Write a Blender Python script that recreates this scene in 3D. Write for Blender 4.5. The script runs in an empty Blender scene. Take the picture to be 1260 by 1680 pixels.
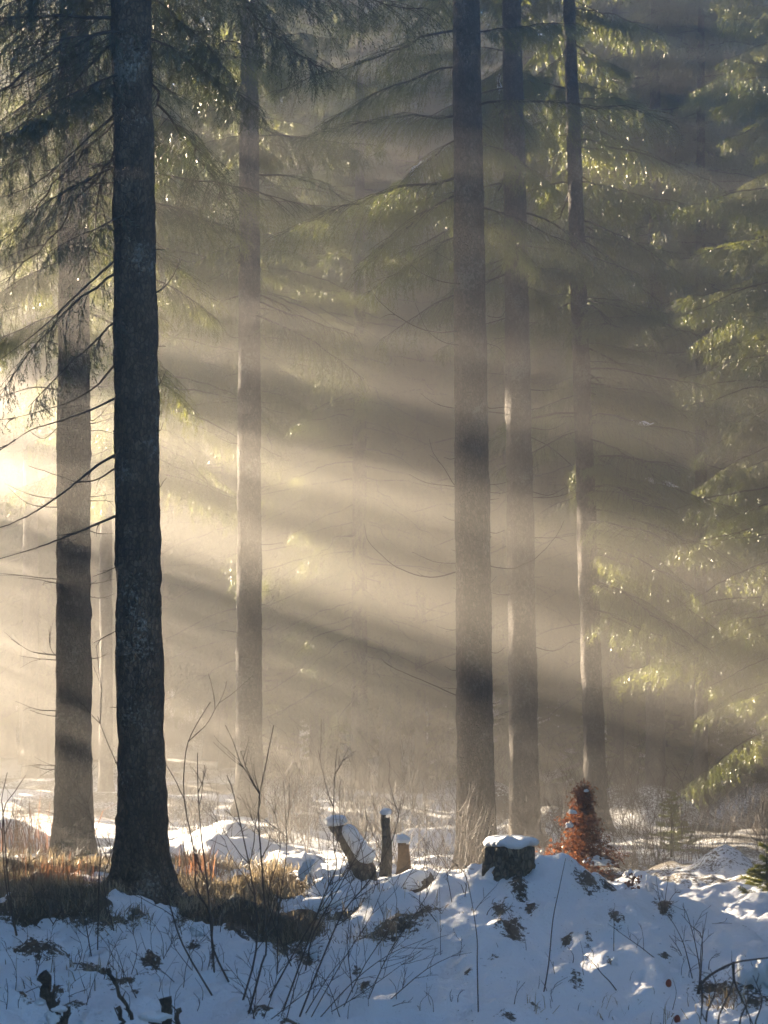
import bpy, math, random
import numpy as np
from mathutils import Vector

random.seed(7)
RNG = np.random.default_rng(11)
R = math.radians
scene = bpy.context.scene
COL = scene.collection

# ------------------------------------------------------------------ camera maths
F, CX, HY, CZ = 3500.0, 630.0, 1186.0, 1.6        # focal length and horizon in photograph pixels, eye height
def at(px, py, Y):
    return ((px - CX) / F * Y, Y, CZ + (HY - py) / F * Y)
def X_at(px, Y): return (px - CX) / F * Y
def Z_at(py, Y): return CZ + (HY - py) / F * Y

SUN_AZ, SUN_EL = R(43), R(14.0)

# ------------------------------------------------------------------ object helpers
def link(o, parent=None):
    COL.objects.link(o)
    if parent is not None: o.parent = parent
    return o
def tag(o, label, cat, group=None):
    o['label'] = label; o['category'] = cat
    if group: o['group'] = group
    return o
def thing(name, label, cat, loc=(0, 0, 0), group=None):
    o = link(bpy.data.objects.new(name, None)); o.location = loc
    o.empty_display_size = .1
    return tag(o, label, cat, group)
def mesh_obj(name, verts, faces, mats, parent=None, smooth=True, mat_idx=None):
    """verts (n,3) array; faces list of tuples or an (m,k) array"""
    me = bpy.data.meshes.new(name)
    verts = np.asarray(verts, dtype=np.float32)
    if isinstance(faces, np.ndarray):
        k = faces.shape[1]; n = len(faces)
        me.vertices.add(len(verts)); me.vertices.foreach_set('co', verts.ravel())
        me.loops.add(n * k); me.loops.foreach_set('vertex_index', faces.astype(np.int32).ravel())
        me.polygons.add(n); me.polygons.foreach_set('loop_start', np.arange(0, n * k, k, dtype=np.int32))
        me.update(calc_edges=True)
    else:
        me.from_pydata([tuple(v) for v in verts.tolist()], [], faces)
    for m in (mats if isinstance(mats, (list, tuple)) else [mats]): me.materials.append(m)
    if mat_idx is not None: me.polygons.foreach_set('material_index', np.asarray(mat_idx, dtype=np.int32))
    if smooth: me.polygons.foreach_set('use_smooth', np.ones(len(me.polygons), dtype=bool))
    me.update()
    return link(bpy.data.objects.new(name, me), parent)
def point_attr(o, name, vals):
    a = o.data.attributes.new(name, 'FLOAT', 'POINT'); a.data.foreach_set('value', np.asarray(vals, dtype=np.float32))

class Geo:
    """collects vertices and faces of ONE mesh"""
    def __init__(s): s.v = []; s.f = []; s.n = 0; s.m = []
    def add(s, v, f, mi=0):
        v = np.asarray(v, dtype=np.float64)
        s.v.append(v); s.f += [tuple(i + s.n for i in q) for q in f]; s.m += [mi] * len(f); s.n += len(v)
    def tube(s, pts, rad, sides=5, mi=0, cap=True):
        pts = np.asarray(pts, dtype=np.float64); n = len(pts)
        rad = np.broadcast_to(np.asarray(rad, dtype=np.float64), (n,))
        t = np.gradient(pts, axis=0); t /= np.linalg.norm(t, axis=1)[:, None] + 1e-9
        ref = np.array([0., 0., 1.]) if abs(t[:, 2]).mean() < .8 else np.array([1., 0., 0.])
        a = np.cross(t, ref); a /= np.linalg.norm(a, axis=1)[:, None] + 1e-9
        b = np.cross(t, a)
        ang = np.arange(sides) / sides * 2 * math.pi
        v = pts[:, None] + rad[:, None, None] * (np.cos(ang)[None, :, None] * a[:, None] + np.sin(ang)[None, :, None] * b[:, None])
        v = v.reshape(-1, 3); f = []
        for i in range(n - 1):
            for k in range(sides):
                k2 = (k + 1) % sides
                f.append((i * sides + k, i * sides + k2, (i + 1) * sides + k2, (i + 1) * sides + k))
        if cap:
            f.append(tuple(range(sides - 1, -1, -1))); f.append(tuple((n - 1) * sides + k for k in range(sides)))
        s.add(v, f, mi)
    def build(s, name, mats, parent=None, smooth=True):
        return mesh_obj(name, np.concatenate(s.v), s.f, mats, parent, smooth, s.m if any(s.m) else None)

def smooth_path(pts, n=4):
    """Catmull-Rom through the points"""
    p = np.asarray(pts, dtype=np.float64)
    if len(p) < 3: 
        return np.array([p[0] + (p[-1] - p[0]) * i / n for i in range(n + 1)])
    q = np.vstack([2 * p[0] - p[1], p, 2 * p[-1] - p[-2]]); out = []
    for i in range(1, len(q) - 2):
        for k in range(n):
            t = k / n
            out.append(.5 * (2 * q[i] + (q[i + 1] - q[i - 1]) * t + (2 * q[i - 1] - 5 * q[i] + 4 * q[i + 1] - q[i + 2]) * t * t
                             + (3 * q[i] - q[i - 1] - 3 * q[i + 1] + q[i + 2]) * t ** 3))
    out.append(p[-1])
    return np.array(out)

# ------------------------------------------------------------------ vectorised noise
_perm = np.random.default_rng(5).permutation(512)
def _h(ix, iy, iz):
    return _perm[(_perm[(_perm[ix & 511] + iy) & 511] + iz) & 511] / 511.0
def vnoise(x, y, z=0.0):
    x, y, z = np.broadcast_arrays(np.asarray(x, float), np.asarray(y, float), np.asarray(z, float))
    ix, iy, iz = (np.floor(a).astype(int) for a in (x, y, z))
    fx, fy, fz = x - ix, y - iy, z - iz
    fx, fy, fz = (a * a * a * (a * (a * 6 - 15) + 10) for a in (fx, fy, fz))
    r = 0
    for dx in (0, 1):
        for dy in (0, 1):
            for dz in (0, 1):
                r = r + _h(ix + dx, iy + dy, iz + dz) * (fx if dx else 1 - fx) * (fy if dy else 1 - fy) * (fz if dz else 1 - fz)
    return r * 2 - 1
def fbm(x, y, z=0.0, o=4, g=.5):
    r, a = 0, 1.0
    for i in range(o):
        r = r + a * vnoise(x * 2 ** i + 17.3 * i, y * 2 ** i + 5.1 * i, np.asarray(z) * 2 ** i); a *= g
    return r
def sstep(a, b, x):
    t = np.clip((x - a) / (b - a), 0, 1); return t * t * (3 - 2 * t)

# ------------------------------------------------------------------ materials
def new_mat(name):
    m = bpy.data.materials.new(name); m.use_nodes = True
    nt = m.node_tree; nt.nodes.clear()
    return m, nt, nt.nodes, nt.links
def N(ns, t, **kw):
    n = ns.new(t)
    for k, v in kw.items():
        if k in n.inputs: n.inputs[k].default_value = v
        else: setattr(n, k, v)
    return n
def ramp(ns, ls, src, stops):
    r = ns.new('ShaderNodeValToRGB'); e = r.color_ramp.elements
    while len(e) < len(stops): e.new(.5)
    for el, (p, c) in zip(e, stops): el.position = p; el.color = (*c, 1) if len(c) == 3 else c
    ls.new(src, r.inputs[0]); return r.outputs[0]

def mat_bark(name, dark, mid, light, lichen=.0, scale=1.0, moss=0.0):
    m, nt, ns, ls = new_mat(name)
    out = ns.new('ShaderNodeOutputMaterial'); p = N(ns, 'ShaderNodeBsdfPrincipled', Roughness=.85)
    p.inputs['Specular IOR Level'].default_value = .25
    tc = ns.new('ShaderNodeTexCoord'); mp = ns.new('ShaderNodeMapping'); mp.inputs['Scale'].default_value = (1, 1, .55)
    ls.new(tc.outputs['Object'], mp.inputs[0])
    n1 = N(ns, 'ShaderNodeTexNoise', Scale=9 * scale, Detail=6, Roughness=.65); ls.new(mp.outputs[0], n1.inputs['Vector'])
    v1 = N(ns, 'ShaderNodeTexVoronoi', Scale=34 * scale); v1.feature = 'DISTANCE_TO_EDGE'; ls.new(mp.outputs[0], v1.inputs['Vector'])
    n2 = N(ns, 'ShaderNodeTexNoise', Scale=60 * scale, Detail=4); ls.new(mp.outputs[0], n2.inputs['Vector'])
    c = ramp(ns, ls, n1.outputs[0], [(.3, dark), (.55, mid), (.8, light)])
    edge = ramp(ns, ls, v1.outputs['Distance'], [(0, (.25,) * 3), (.16, (1,) * 3)])
    v3 = N(ns, 'ShaderNodeTexVoronoi', Scale=34 * scale); ls.new(mp.outputs[0], v3.inputs['Vector']); sep = ns.new('ShaderNodeSeparateColor'); ls.new(v3.outputs['Color'], sep.inputs[0])
    cell = ramp(ns, ls, sep.outputs[0], [(0, (.55,) * 3), (1, (1.45,) * 3)]); m0 = N(ns, 'ShaderNodeMix', data_type='RGBA', blend_type='MULTIPLY'); m0.inputs[0].default_value = 1
    ls.new(c, m0.inputs[6]); ls.new(cell, m0.inputs[7]); c = m0.outputs[2]
    mul = N(ns, 'ShaderNodeMix', data_type='RGBA', blend_type='MULTIPLY'); mul.inputs[0].default_value = .8
    ls.new(c, mul.inputs[6]); ls.new(edge, mul.inputs[7]); col = mul.outputs[2]
    if lichen > 0:
        v2 = N(ns, 'ShaderNodeTexNoise', Scale=30, Detail=4, Roughness=.6); ls.new(tc.outputs['Object'], v2.inputs['Vector'])
        n3 = N(ns, 'ShaderNodeTexNoise', Scale=2.2, Detail=2); ls.new(tc.outputs['Object'], n3.inputs['Vector'])
        ad = N(ns, 'ShaderNodeMath', operation='MULTIPLY'); ls.new(v2.outputs[0], ad.inputs[0]); ls.new(n3.outputs[0], ad.inputs[1])
        msk = ramp(ns, ls, ad.outputs[0], [(.325, (0, 0, 0)), (.375, (lichen,) * 3)])
        mx = N(ns, 'ShaderNodeMix', data_type='RGBA'); ls.new(msk, mx.inputs[0]); ls.new(col, mx.inputs[6]); mx.inputs[7].default_value = (.28, .265, .225, 1)
        col = mx.outputs[2]
    ls.new(col, p.inputs['Base Color'])
    add = N(ns, 'ShaderNodeMath', operation='ADD'); ls.new(n2.outputs[0], add.inputs[0]); ls.new(edge, add.inputs[1])
    b = N(ns, 'ShaderNodeBump', Strength=.9, Distance=.022); ls.new(add.outputs[0], b.inputs['Height']); ls.new(b.outputs[0], p.inputs['Normal'])
    ls.new(p.outputs[0], out.inputs[0]); return m

def mat_leaf(name, c1, c2, trans=.5, gloss=.10, tint_attr=None, rough=.35, scale=1.3, back=(1.7, 1.5, .6)):
    """thin foliage: diffuse front, translucent back, a little gloss"""
    m, nt, ns, ls = new_mat(name)
    out = ns.new('ShaderNodeOutputMaterial')
    if tint_attr:
        a = N(ns, 'ShaderNodeAttribute', attribute_name=tint_attr); src = a.outputs['Fac']
    else:
        g = ns.new('ShaderNodeTexCoord')
        n = N(ns, 'ShaderNodeTexNoise', Scale=scale, Detail=5, Roughness=.7); ls.new(g.outputs['Object'], n.inputs['Vector']); src = n.outputs[0]
    col = ramp(ns, ls, src, [(.3, c1), (.7, c2)] if not tint_attr else [(0, c1), (1, c2)])
    d = N(ns, 'ShaderNodeBsdfDiffuse'); t = N(ns, 'ShaderNodeBsdfTranslucent'); gl = N(ns, 'ShaderNodeBsdfGlossy', Roughness=rough)
    gl.inputs['Color'].default_value = (.9, .9, .85, 1)
    ls.new(col, d.inputs['Color']); 
    br = N(ns, 'ShaderNodeMix', data_type='RGBA', blend_type='MULTIPLY'); br.inputs[0].default_value = 1
    ls.new(col, br.inputs[6]); br.inputs[7].default_value = (*back, 1); ls.new(br.outputs[2], t.inputs['Color'])
    m1 = N(ns, 'ShaderNodeMixShader'); m1.inputs[0].default_value = trans; ls.new(d.outputs[0], m1.inputs[1]); ls.new(t.outputs[0], m1.inputs[2])
    m2 = N(ns, 'ShaderNodeMixShader'); m2.inputs[0].default_value = gloss; ls.new(m1.outputs[0], m2.inputs[1]); ls.new(gl.outputs[0], m2.inputs[2])
    ls.new(m2.outputs[0], out.inputs[0]); return m

def mat_snow(name, bare=False):
    m, nt, ns, ls = new_mat(name)
    out = ns.new('ShaderNodeOutputMaterial'); p = N(ns, 'ShaderNodeBsdfPrincipled', Roughness=.55)
    p.inputs['Base Color'].default_value = (.84, .86, .89, 1); p.inputs['Specular IOR Level'].default_value = .35
    tc = ns.new('ShaderNodeTexCoord')
    n1 = N(ns, 'ShaderNodeTexNoise', Scale=26, Detail=5, Roughness=.7); ls.new(tc.outputs['Object'], n1.inputs['Vector'])
    n2 = N(ns, 'ShaderNodeTexNoise', Scale=160, Detail=2); ls.new(tc.outputs['Object'], n2.inputs['Vector'])
    ad = N(ns, 'ShaderNodeMath', operation='MULTIPLY_ADD'); ls.new(n2.outputs[0], ad.inputs[0]); ad.inputs[1].default_value = .35; ls.new(n1.outputs[0], ad.inputs[2])
    b = N(ns, 'ShaderNodeBump', Strength=1.0, Distance=.05); ls.new(ad.outputs[0], b.inputs['Height']); ls.new(b.outputs[0], p.inputs['Normal'])
    if bare:
        a = N(ns, 'ShaderNodeAttribute', attribute_name='bare')
        nz = N(ns, 'ShaderNodeTexNoise', Scale=22, Detail=6, Roughness=.75); ls.new(tc.outputs['Object'], nz.inputs['Vector'])
        sm = N(ns, 'ShaderNodeMath', operation='ADD'); ls.new(a.outputs['Fac'], sm.inputs[0]); amp = N(ns, 'ShaderNodeMath', operation='MULTIPLY_ADD'); ls.new(nz.outputs[0], amp.inputs[0]); amp.inputs[1].default_value = 2.2; amp.inputs[2].default_value = -.60; ls.new(amp.outputs[0], sm.inputs[1])
        msk = ramp(ns, ls, sm.outputs[0], [(.90, (0, 0, 0)), (1.06, (1, 1, 1))])
        sp = N(ns, 'ShaderNodeTexNoise', Scale=34, Detail=3, Roughness=.6); ls.new(tc.outputs['Object'], sp.inputs['Vector'])
        spm = ramp(ns, ls, sp.outputs[0], [(.685, (0, 0, 0)), (.72, (.8,) * 3)])
        n3 = N(ns, 'ShaderNodeTexNoise', Scale=40, Detail=5, Roughness=.7); ls.new(tc.outputs['Object'], n3.inputs['Vector'])
        earth = ramp(ns, ls, n3.outputs[0], [(.3, (.03, .022, .015)), (.5, (.075, .052, .03)), (.7, (.13, .10, .05))])
        mx = N(ns, 'ShaderNodeMix', data_type='RGBA'); mm = N(ns, 'ShaderNodeMath', operation='MAXIMUM'); ls.new(msk, mm.inputs[0]); ls.new(spm, mm.inputs[1]); ls.new(mm.outputs[0], mx.inputs[0]); mx.inputs[6].default_value = (.84, .86, .89, 1); ls.new(earth, mx.inputs[7])
        ls.new(mx.outputs[2], p.inputs['Base Color'])
    ls.new(p.outputs[0], out.inputs[0]); return m

def mat_plain(name, c1, c2, scale=20, rough=.8, bump=.3):
    m, nt, ns, ls = new_mat(name)
    out = ns.new('ShaderNodeOutputMaterial'); p = N(ns, 'ShaderNodeBsdfPrincipled', Roughness=rough); p.inputs['Specular IOR Level'].default_value = .3
    tc = ns.new('ShaderNodeTexCoord'); n = N(ns, 'ShaderNodeTexNoise', Scale=scale, Detail=5, Roughness=.65); ls.new(tc.outputs['Object'], n.inputs['Vector'])
    ls.new(ramp(ns, ls, n.outputs[0], [(.3, c1), (.7, c2)]), p.inputs['Base Color'])
    b = N(ns, 'ShaderNodeBump', Strength=bump, Distance=.01); ls.new(n.outputs[0], b.inputs['Height']); ls.new(b.outputs[0], p.inputs['Normal'])
    ls.new(p.outputs[0], out.inputs[0]); return m

M_BARK1 = mat_bark('dark_spruce_bark', (.065, .043, .027), (.14, .096, .060), (.23, .165, .110), lichen=.75)
M_BARK2 = mat_bark('spruce_bark', (.058, .046, .036), (.105, .083, .064), (.165, .135, .105), lichen=.4)
M_TWIG = mat_plain('dead_twig', (.03, .024, .018), (.075, .058, .042), 30)
M_SHRUB = mat_plain('shrub_bark', (.035, .022, .016), (.085, .055, .038), 40, .6)
M_NEEDLE = mat_leaf('spruce_needles', (.028, .042, .015), (.118, .126, .048), trans=.55, gloss=.085, rough=.38, back=(2.5, 2.35, 1.1))
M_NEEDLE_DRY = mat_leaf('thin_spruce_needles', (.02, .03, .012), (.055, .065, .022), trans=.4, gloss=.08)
M_SNOW_GROUND = mat_snow('snowy_ground', True)
M_SNOW = mat_snow('snow')
M_GRASS = mat_leaf('dry_grass', (.085, .068, .046), (.38, .325, .22), trans=.45, gloss=.05, tint_attr='tint', rough=.4, back=(1.15, 1.05, .9))
M_RED = mat_leaf('red_bracken', (.10, .055, .035), (.27, .165, .10), trans=.5, gloss=.03, tint_attr='tint', back=(1.3, 1.0, .8))
M_BEECH = mat_leaf('brown_beech_leaves', (.10, .042, .022), (.25, .105, .048), trans=.45, gloss=.04, tint_attr='tint', back=(1.15, 1.0, .8))
M_WOOD = mat_bark('rotten_wood', (.085, .072, .055), (.17, .135, .095), (.27, .21, .14), scale=.8)
M_CUT = mat_plain('broken_wood', (.16, .09, .04), (.34, .20, .10), 25)
M_STUB = mat_bark('weathered_stub', (.05, .035, .024), (.10, .072, .048), (.17, .125, .085), scale=2.2)
M_LEAF = mat_plain('dead_leaf', (.12, .02, .012), (.22, .05, .025), 60)
M_YOUNG_LIT = mat_leaf('sunlit_young_needles', (.07, .09, .028), (.16, .17, .055), trans=.55, gloss=.06)  # light green needles, made lighter still for the sunlight on the seedling

# ------------------------------------------------------------------ terrain
# rounded mounds: (px, Y, radius across, radius in depth, height)
MOUNDS = [(800, 17.6, .62, 1.1, .16), (850, 17.9, .55, .9, .20), (930, 17.8, .75, 1.0, .13), (1010, 18.0, .45, .8, .08), (720, 17.2, .5, .9, .08),
          (640, 18.6, .45, .7, .10), (560, 19.0, .6, .6, .10), (500, 20.2, .5, .7, .14), (230, 18.3, .75, .9, -.10), (60, 17.6, .9, 1.2, .06), (330, 18.3, .7, 1.0, .06),
          (1185, 24.0, .38, .6, .34), (1095, 25.0, .30, .5, .20), (1060, 20.5, .3, .5, .10), (690, 30, .62, .9, .20), (735, 30.5, .5, .8, .16), (335, 25, .70, .9, .30), (380, 27, .6, .9, .30),
          (25, 26, .55, .8, .36), (-30, 25, .5, .8, .26), (815, 36, .6, .9, .8), (900, 34, .8, .9, .55), (1080, 38, .9, 1.1, .75), (1030, 41, .8, 1, .8), (1240, 40, 1.0, 1.2, .9), (480, 24, .5, .7, .2),
          (690, 15.0, .55, .6, .04), (830, 14.0, .5, .45, .06), (1000, 13.6, .6, .4, .05), (1100, 14.5, .7, .5, .06), (520, 13.2, .6, .4, .05), (940, 12.6, .5, .35, .04), (1240, 12.6, .28, .5, .13)]
# dark bare spots: (px, py, radius across, radius in depth)
HOLES = [(840, 1540, .12, .20), (850, 1462, .09, .3), (962, 1452, .13, .25), (1000, 1456, .10, .2), (1088, 1492, .09, .22), (872, 1494, .06, .15), (930, 1538, .05, .12), (820, 1500, .07, .2),
         (640, 1535, .35, .2), (560, 1512, .3, .2), (1180, 1625, .22, .3), (945, 1620, .05, .1), (200, 1610, .12, .18), (430, 1655, .1, .12), (250, 1580, .1, .2), (1010, 1508, .06, .2), (680, 1505, .4, .12), (1235, 1640, .15, .2),
         (150, 1590, .18, .15), (60, 1565, .3, .2), (485, 1560, .12, .2)]
def base_h(x, y):
    x = np.asarray(x, float); y = np.asarray(y, float)
    z = .04 - .165 * np.clip(17.9 - .35 * sstep(-.5, -2, x) - y, 0, 6.2) - .22 * sstep(19.5, 25, y) * sstep(-2.5, 1.5, x)
    hill = np.clip(y - 44 - .0 * x, 0, 60)
    z = z + (.16 * hill + .004 * hill ** 2) * sstep(-6, 7, x - .03 * (y - 44)) * .9
    z = z + .05 * np.clip(y - 50, 0, 60) * .6 + 3.2 * sstep(66, 76, y) * sstep(6, -2, x)
    return z
def ground(x, y):
    x = np.asarray(x, float); y = np.asarray(y, float); z = base_h(x, y)
    for px, Y, rx, ry, h in MOUNDS:
        z = z + h * np.exp(-(((x - X_at(px, Y)) / rx) ** 2 + ((y - Y) / ry) ** 2))
    near = sstep(30, 20, y)
    z = z + .075 * fbm(x * .8, y * .55, 3.1, 3) + .062 * fbm(x * 2.6 + 4, y * 1.9, 9.1, 3) * (.5 + .5 * near)
    rid = 1 - np.abs(fbm(x * 1.5 + .2 * y, y * 1.9, 1.7, 3))
    z = z + .05 * np.clip(rid - .55, 0, 1) * near
    r2 = 1 - np.abs(fbm(x * 4.4 + 3, y * 4.0, 8.7, 2)); z = z + .062 * np.clip(r2 - .6, 0, 1) * near * (.3 + .7 * sstep(-.2, .4, vnoise(x * .9, y * .9, 5)))
    z = z + .034 * fbm(x * 8, y * 7, 2.2, 3, .6) * near + .35 * fbm(x * .12, y * .12, 4.4, 2) * sstep(26, 40, y)
    return z
_lg = np.random.default_rng(23); NL = 460
LX, LY = _lg.uniform(-3.4, 3.6, NL), _lg.uniform(13.2, 19.2, NL); LR = _lg.uniform(.035, .16, NL); LH = LR * _lg.uniform(.22, .62, NL) * _lg.choice([1, 1, 1, -.6], NL); LA = _lg.uniform(.6, 1.9, NL)
_ground0 = ground
def ground(x, y):
    z = _ground0(x, y); x = np.asarray(x, float); y = np.asarray(y, float)
    if x.size < 40:
        return z + (LH * np.exp(-((x[..., None] - LX) / (LR * LA)) ** 2 - ((y[..., None] - LY) / LR) ** 2)).sum(-1)
    z = np.array(z); zf, xf, yf = z.ravel(), x.ravel(), y.ravel(); sel = np.where((yf > 12.5) & (yf < 20) & (np.abs(xf) < 4.4))[0]; xs_, ys_, add = xf[sel], yf[sel], np.zeros(len(sel))
    for k in range(NL):
        m = np.where((np.abs(ys_ - LY[k]) < 2.6 * LR[k]) & (np.abs(xs_ - LX[k]) < 2.6 * LR[k] * LA[k]))[0]
        add[m] += LH[k] * np.exp(-((xs_[m] - LX[k]) / (LR[k] * LA[k])) ** 2 - ((ys_[m] - LY[k]) / LR[k]) ** 2)
    zf[sel] += add
    return zf.reshape(z.shape)
def gz(x, y): return float(ground(x, y))
def Y_of(px, py):
    """depth at which the ground is seen at this pixel (marching)"""
    Y = 8.0
    while Y < 60:
        if gz(X_at(px, Y), Y) >= Z_at(py, Y): return Y
        Y += .12
    return Y
def bare_mask(x, y):
    m = np.zeros_like(np.asarray(x, float))
    for (px, py, rx, ry), Y in zip(HOLES, HOLE_Y):
        m = np.maximum(m, np.exp(-(((x - X_at(px, Y)) / rx) ** 2 + ((y - Y) / ry) ** 2)) * .72)
    m = np.maximum(m, grass_mask(x, y) * 1.05)
    far = np.maximum(sstep(23, 30, y) * (.42 + .30 * fbm(x * .55, y * .35, 7.7, 4)), sstep(19.8, 22, y) * sstep(.5, 2, x) * (.52 + .40 * fbm(x * 1.1, y * .8, 3.7, 4)))
    return np.maximum(m, far)
def grass_mask(x, y):
    # the dry grass patch round the front trunk
    edge = 16.55 + .35 * vnoise(x * 1.6, 1.0, 0) + .55 * sstep(-2.6, -1.2, x) + .25 * vnoise(x * 5, 3.0, 0)
    right = -.62 + .2 * vnoise(y * 1.3, 8.0, 0) - .25 * (y - 19)*.3
    brk = sstep(-.50, -.20, fbm(x * 1.5 + 3, y * 1.2, 5.5, 3))
    return brk * sstep(edge - .12, edge + .5, y) * sstep(right + .12, right - .25, x) * sstep(24.5, 22.0, y)
_hr = random.Random(12)
HOLES += [(_hr.uniform(0, 1260), _hr.uniform(1500, 1676), _hr.choice((.025, .04, .06, .12)), _hr.choice((.05, .08, .14, .22))) for _ in range(26)]
HOLE_Y = [Y_of(px, py) for px, py, _, _ in HOLES]

def axis(parts):
    a = []
    for lo, hi, st in parts: a += list(np.arange(lo, hi - 1e-6, st))
    a.append(parts[-1][1]); return np.array(a)
BX0, BX1, BY0, BY1 = -19.5, 24.0, -3.5, 78.0
xs = axis([(BX0, -9, .7), (-9, -3.7, .2), (-3.7, 3.7, .032), (3.7, 9, .15), (9, BX1, .6)])
ys = axis([(BY0, 9, .6), (9, 20.5, .034), (20.5, 30, .09), (30, 46, .22), (46, BY1, .6)])
GX, GY = np.meshgrid(xs, ys)
gx, gy = GX.ravel(), GY.ravel()
gzv = ground(gx, gy)
nx, ny = len(xs), len(ys)
ii = (np.arange(ny - 1)[:, None] * nx + np.arange(nx - 1)[None, :]).ravel()
gm = mesh_obj('snowy_ground', np.stack([gx, gy, gzv], 1), np.stack([ii, ii + 1, ii + nx + 1, ii + nx], 1), M_SNOW_GROUND)
gm['kind'] = 'structure'
point_attr(gm, 'bare', bare_mask(gx, gy))

# ------------------------------------------------------------------ spruce boughs (triangle soup, numpy)
def frame_rot(az, pitch, roll=0.0):
    ca, sa, cp, sp, cr, sr = math.cos(az), math.sin(az), math.cos(pitch), math.sin(pitch), math.cos(roll), math.sin(roll)
    Rz = np.array([[ca, -sa, 0], [sa, ca, 0], [0, 0, 1]]); Ry = np.array([[cp, 0, -sp], [0, 1, 0], [sp, 0, cp]]); Rx = np.array([[1, 0, 0], [0, cr, -sr], [0, sr, cr]])
    return Rz @ Ry @ Rx
def make_bough(seed, L, sp2, sp3, ln, lw, hang=.7, fullness=1.0, sag=.2):
    """a bough along +x: needle triangles (n,3,3) and wood polylines. sp2/sp3: spacing of side twigs and shoots; ln, lw: needle tuft length, width"""
    g = np.random.default_rng(seed)
    s = np.linspace(0, 1, 14)
    wob = np.cumsum(g.normal(0, .022, 14)) * L; sag *= g.uniform(.5, 1.5)
    ax = np.stack([s * L * (1 - .06 * s), wob, -sag * L * s ** 1.7 + .10 * L * np.clip(s - .7, 0, 1) ** 1.5 + np.cumsum(g.normal(0, .006, 14)) * L], 1)
    wood = [(ax, np.linspace(.017, .004, 14) * (L / 2.2))]
    tris = []
    def on_axis(u):
        return np.array([np.interp(u, s, ax[:, k]) for k in range(3)])
    S0, SD, SL = [], [], []       # shoot origins, directions, lengths
    u = .10
    while u < 1.0:
        for side in (-1, 1):
            if g.random() > .90 * fullness: continue
            o = on_axis(min(1, u + g.uniform(-.01, .01)))
            l2 = (.42 * (1 - u) ** .6 + .10) * g.uniform(.6, 1.15) * min(1, (u + .12) * 2.6) * min(L, 2.4) * .62
            a = side * R(g.uniform(35, 75)) * (1 - .35 * u)
            n2 = max(4, int(l2 / .09)); t = np.linspace(0, 1, n2 + 1)
            dz = -hang * .55 * l2 * t ** 1.5 * g.uniform(.6, 1.3)
            p2 = o + np.stack([np.cos(a) * l2 * t, np.sin(a) * l2 * t, dz], 1)
            wood.append((p2, np.linspace(.0045, .002, n2 + 1)))
            k = max(2, int(l2 / sp3))
            tt = np.sort(g.uniform(.08, 1, k))
            q = np.stack([np.interp(tt, t, p2[:, c]) for c in range(3)], 1)
            d = np.stack([np.cos(a) * .5 + g.normal(0, .35, k), np.sin(a) * .5 + g.normal(0, .35, k), -hang * g.uniform(.5, 1.7, k) + .1], 1)
            S0.append(q); SD.append(d); SL.append(g.uniform(.07, .26, k) * (.6 + .6 * hang))
            S0.append(p2[-1:]); SD.append((p2[-1:] - p2[-2:-1]) / .09); SL.append(np.array([.12]))
        u += sp2 / L * g.uniform(.7, 1.3)
    S0, SD, SL = np.concatenate(S0), np.concatenate(SD), np.concatenate(SL)
    SD /= np.linalg.norm(SD, axis=1)[:, None]
    nt = np.maximum(2, (SL / ln * 1.3).astype(int))
    idx = np.repeat(np.arange(len(SL)), nt)
    f = np.concatenate([np.arange(k) / k for k in nt])
    p = S0[idx] + SD[idx] * (SL[idx] * f)[:, None]; p[:, 2] -= .25 * SL[idx] * f ** 2 * hang
    # needles leave the shoot at ~40 degrees, all round
    d = SD[idx]; rnd = g.normal(0, 1, d.shape); perp = np.cross(d, rnd); perp /= np.linalg.norm(perp, axis=1)[:, None] + 1e-9
    nd = d * .90 + perp * .44
    sidev = np.cross(nd, rnd); sidev /= np.linalg.norm(sidev, axis=1)[:, None] + 1e-9
    l = ln * g.uniform(.8, 1.5, len(p)); w = lw * g.uniform(.7, 1.3, len(p))
    tri = np.stack([p - sidev * w[:, None] * .5, p + sidev * w[:, None] * .5, p + nd * l[:, None]], 1)
    return tri, wood

FINE = [make_bough(100 + i, 2.4, .085, .040, .032, .0095, hang=1.15) for i in range(4)]
MED = [make_bough(200 + i, 2.4, .10, .044, .054, .0145, hang=1.3) for i in range(5)]
COARSE = [make_bough(300 + i, 2.4, .22, .14, .11, .055, hang=.8) for i in range(3)]
OCC = [make_bough(500 + i, 2.4, .17, .11, .15, .10, hang=.8) for i in range(3)]
SPARSE = [make_bough(400 + i, 2.4, .15, .085, .030, .010, hang=1.0, fullness=.75, sag=.35) for i in range(3)]

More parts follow.
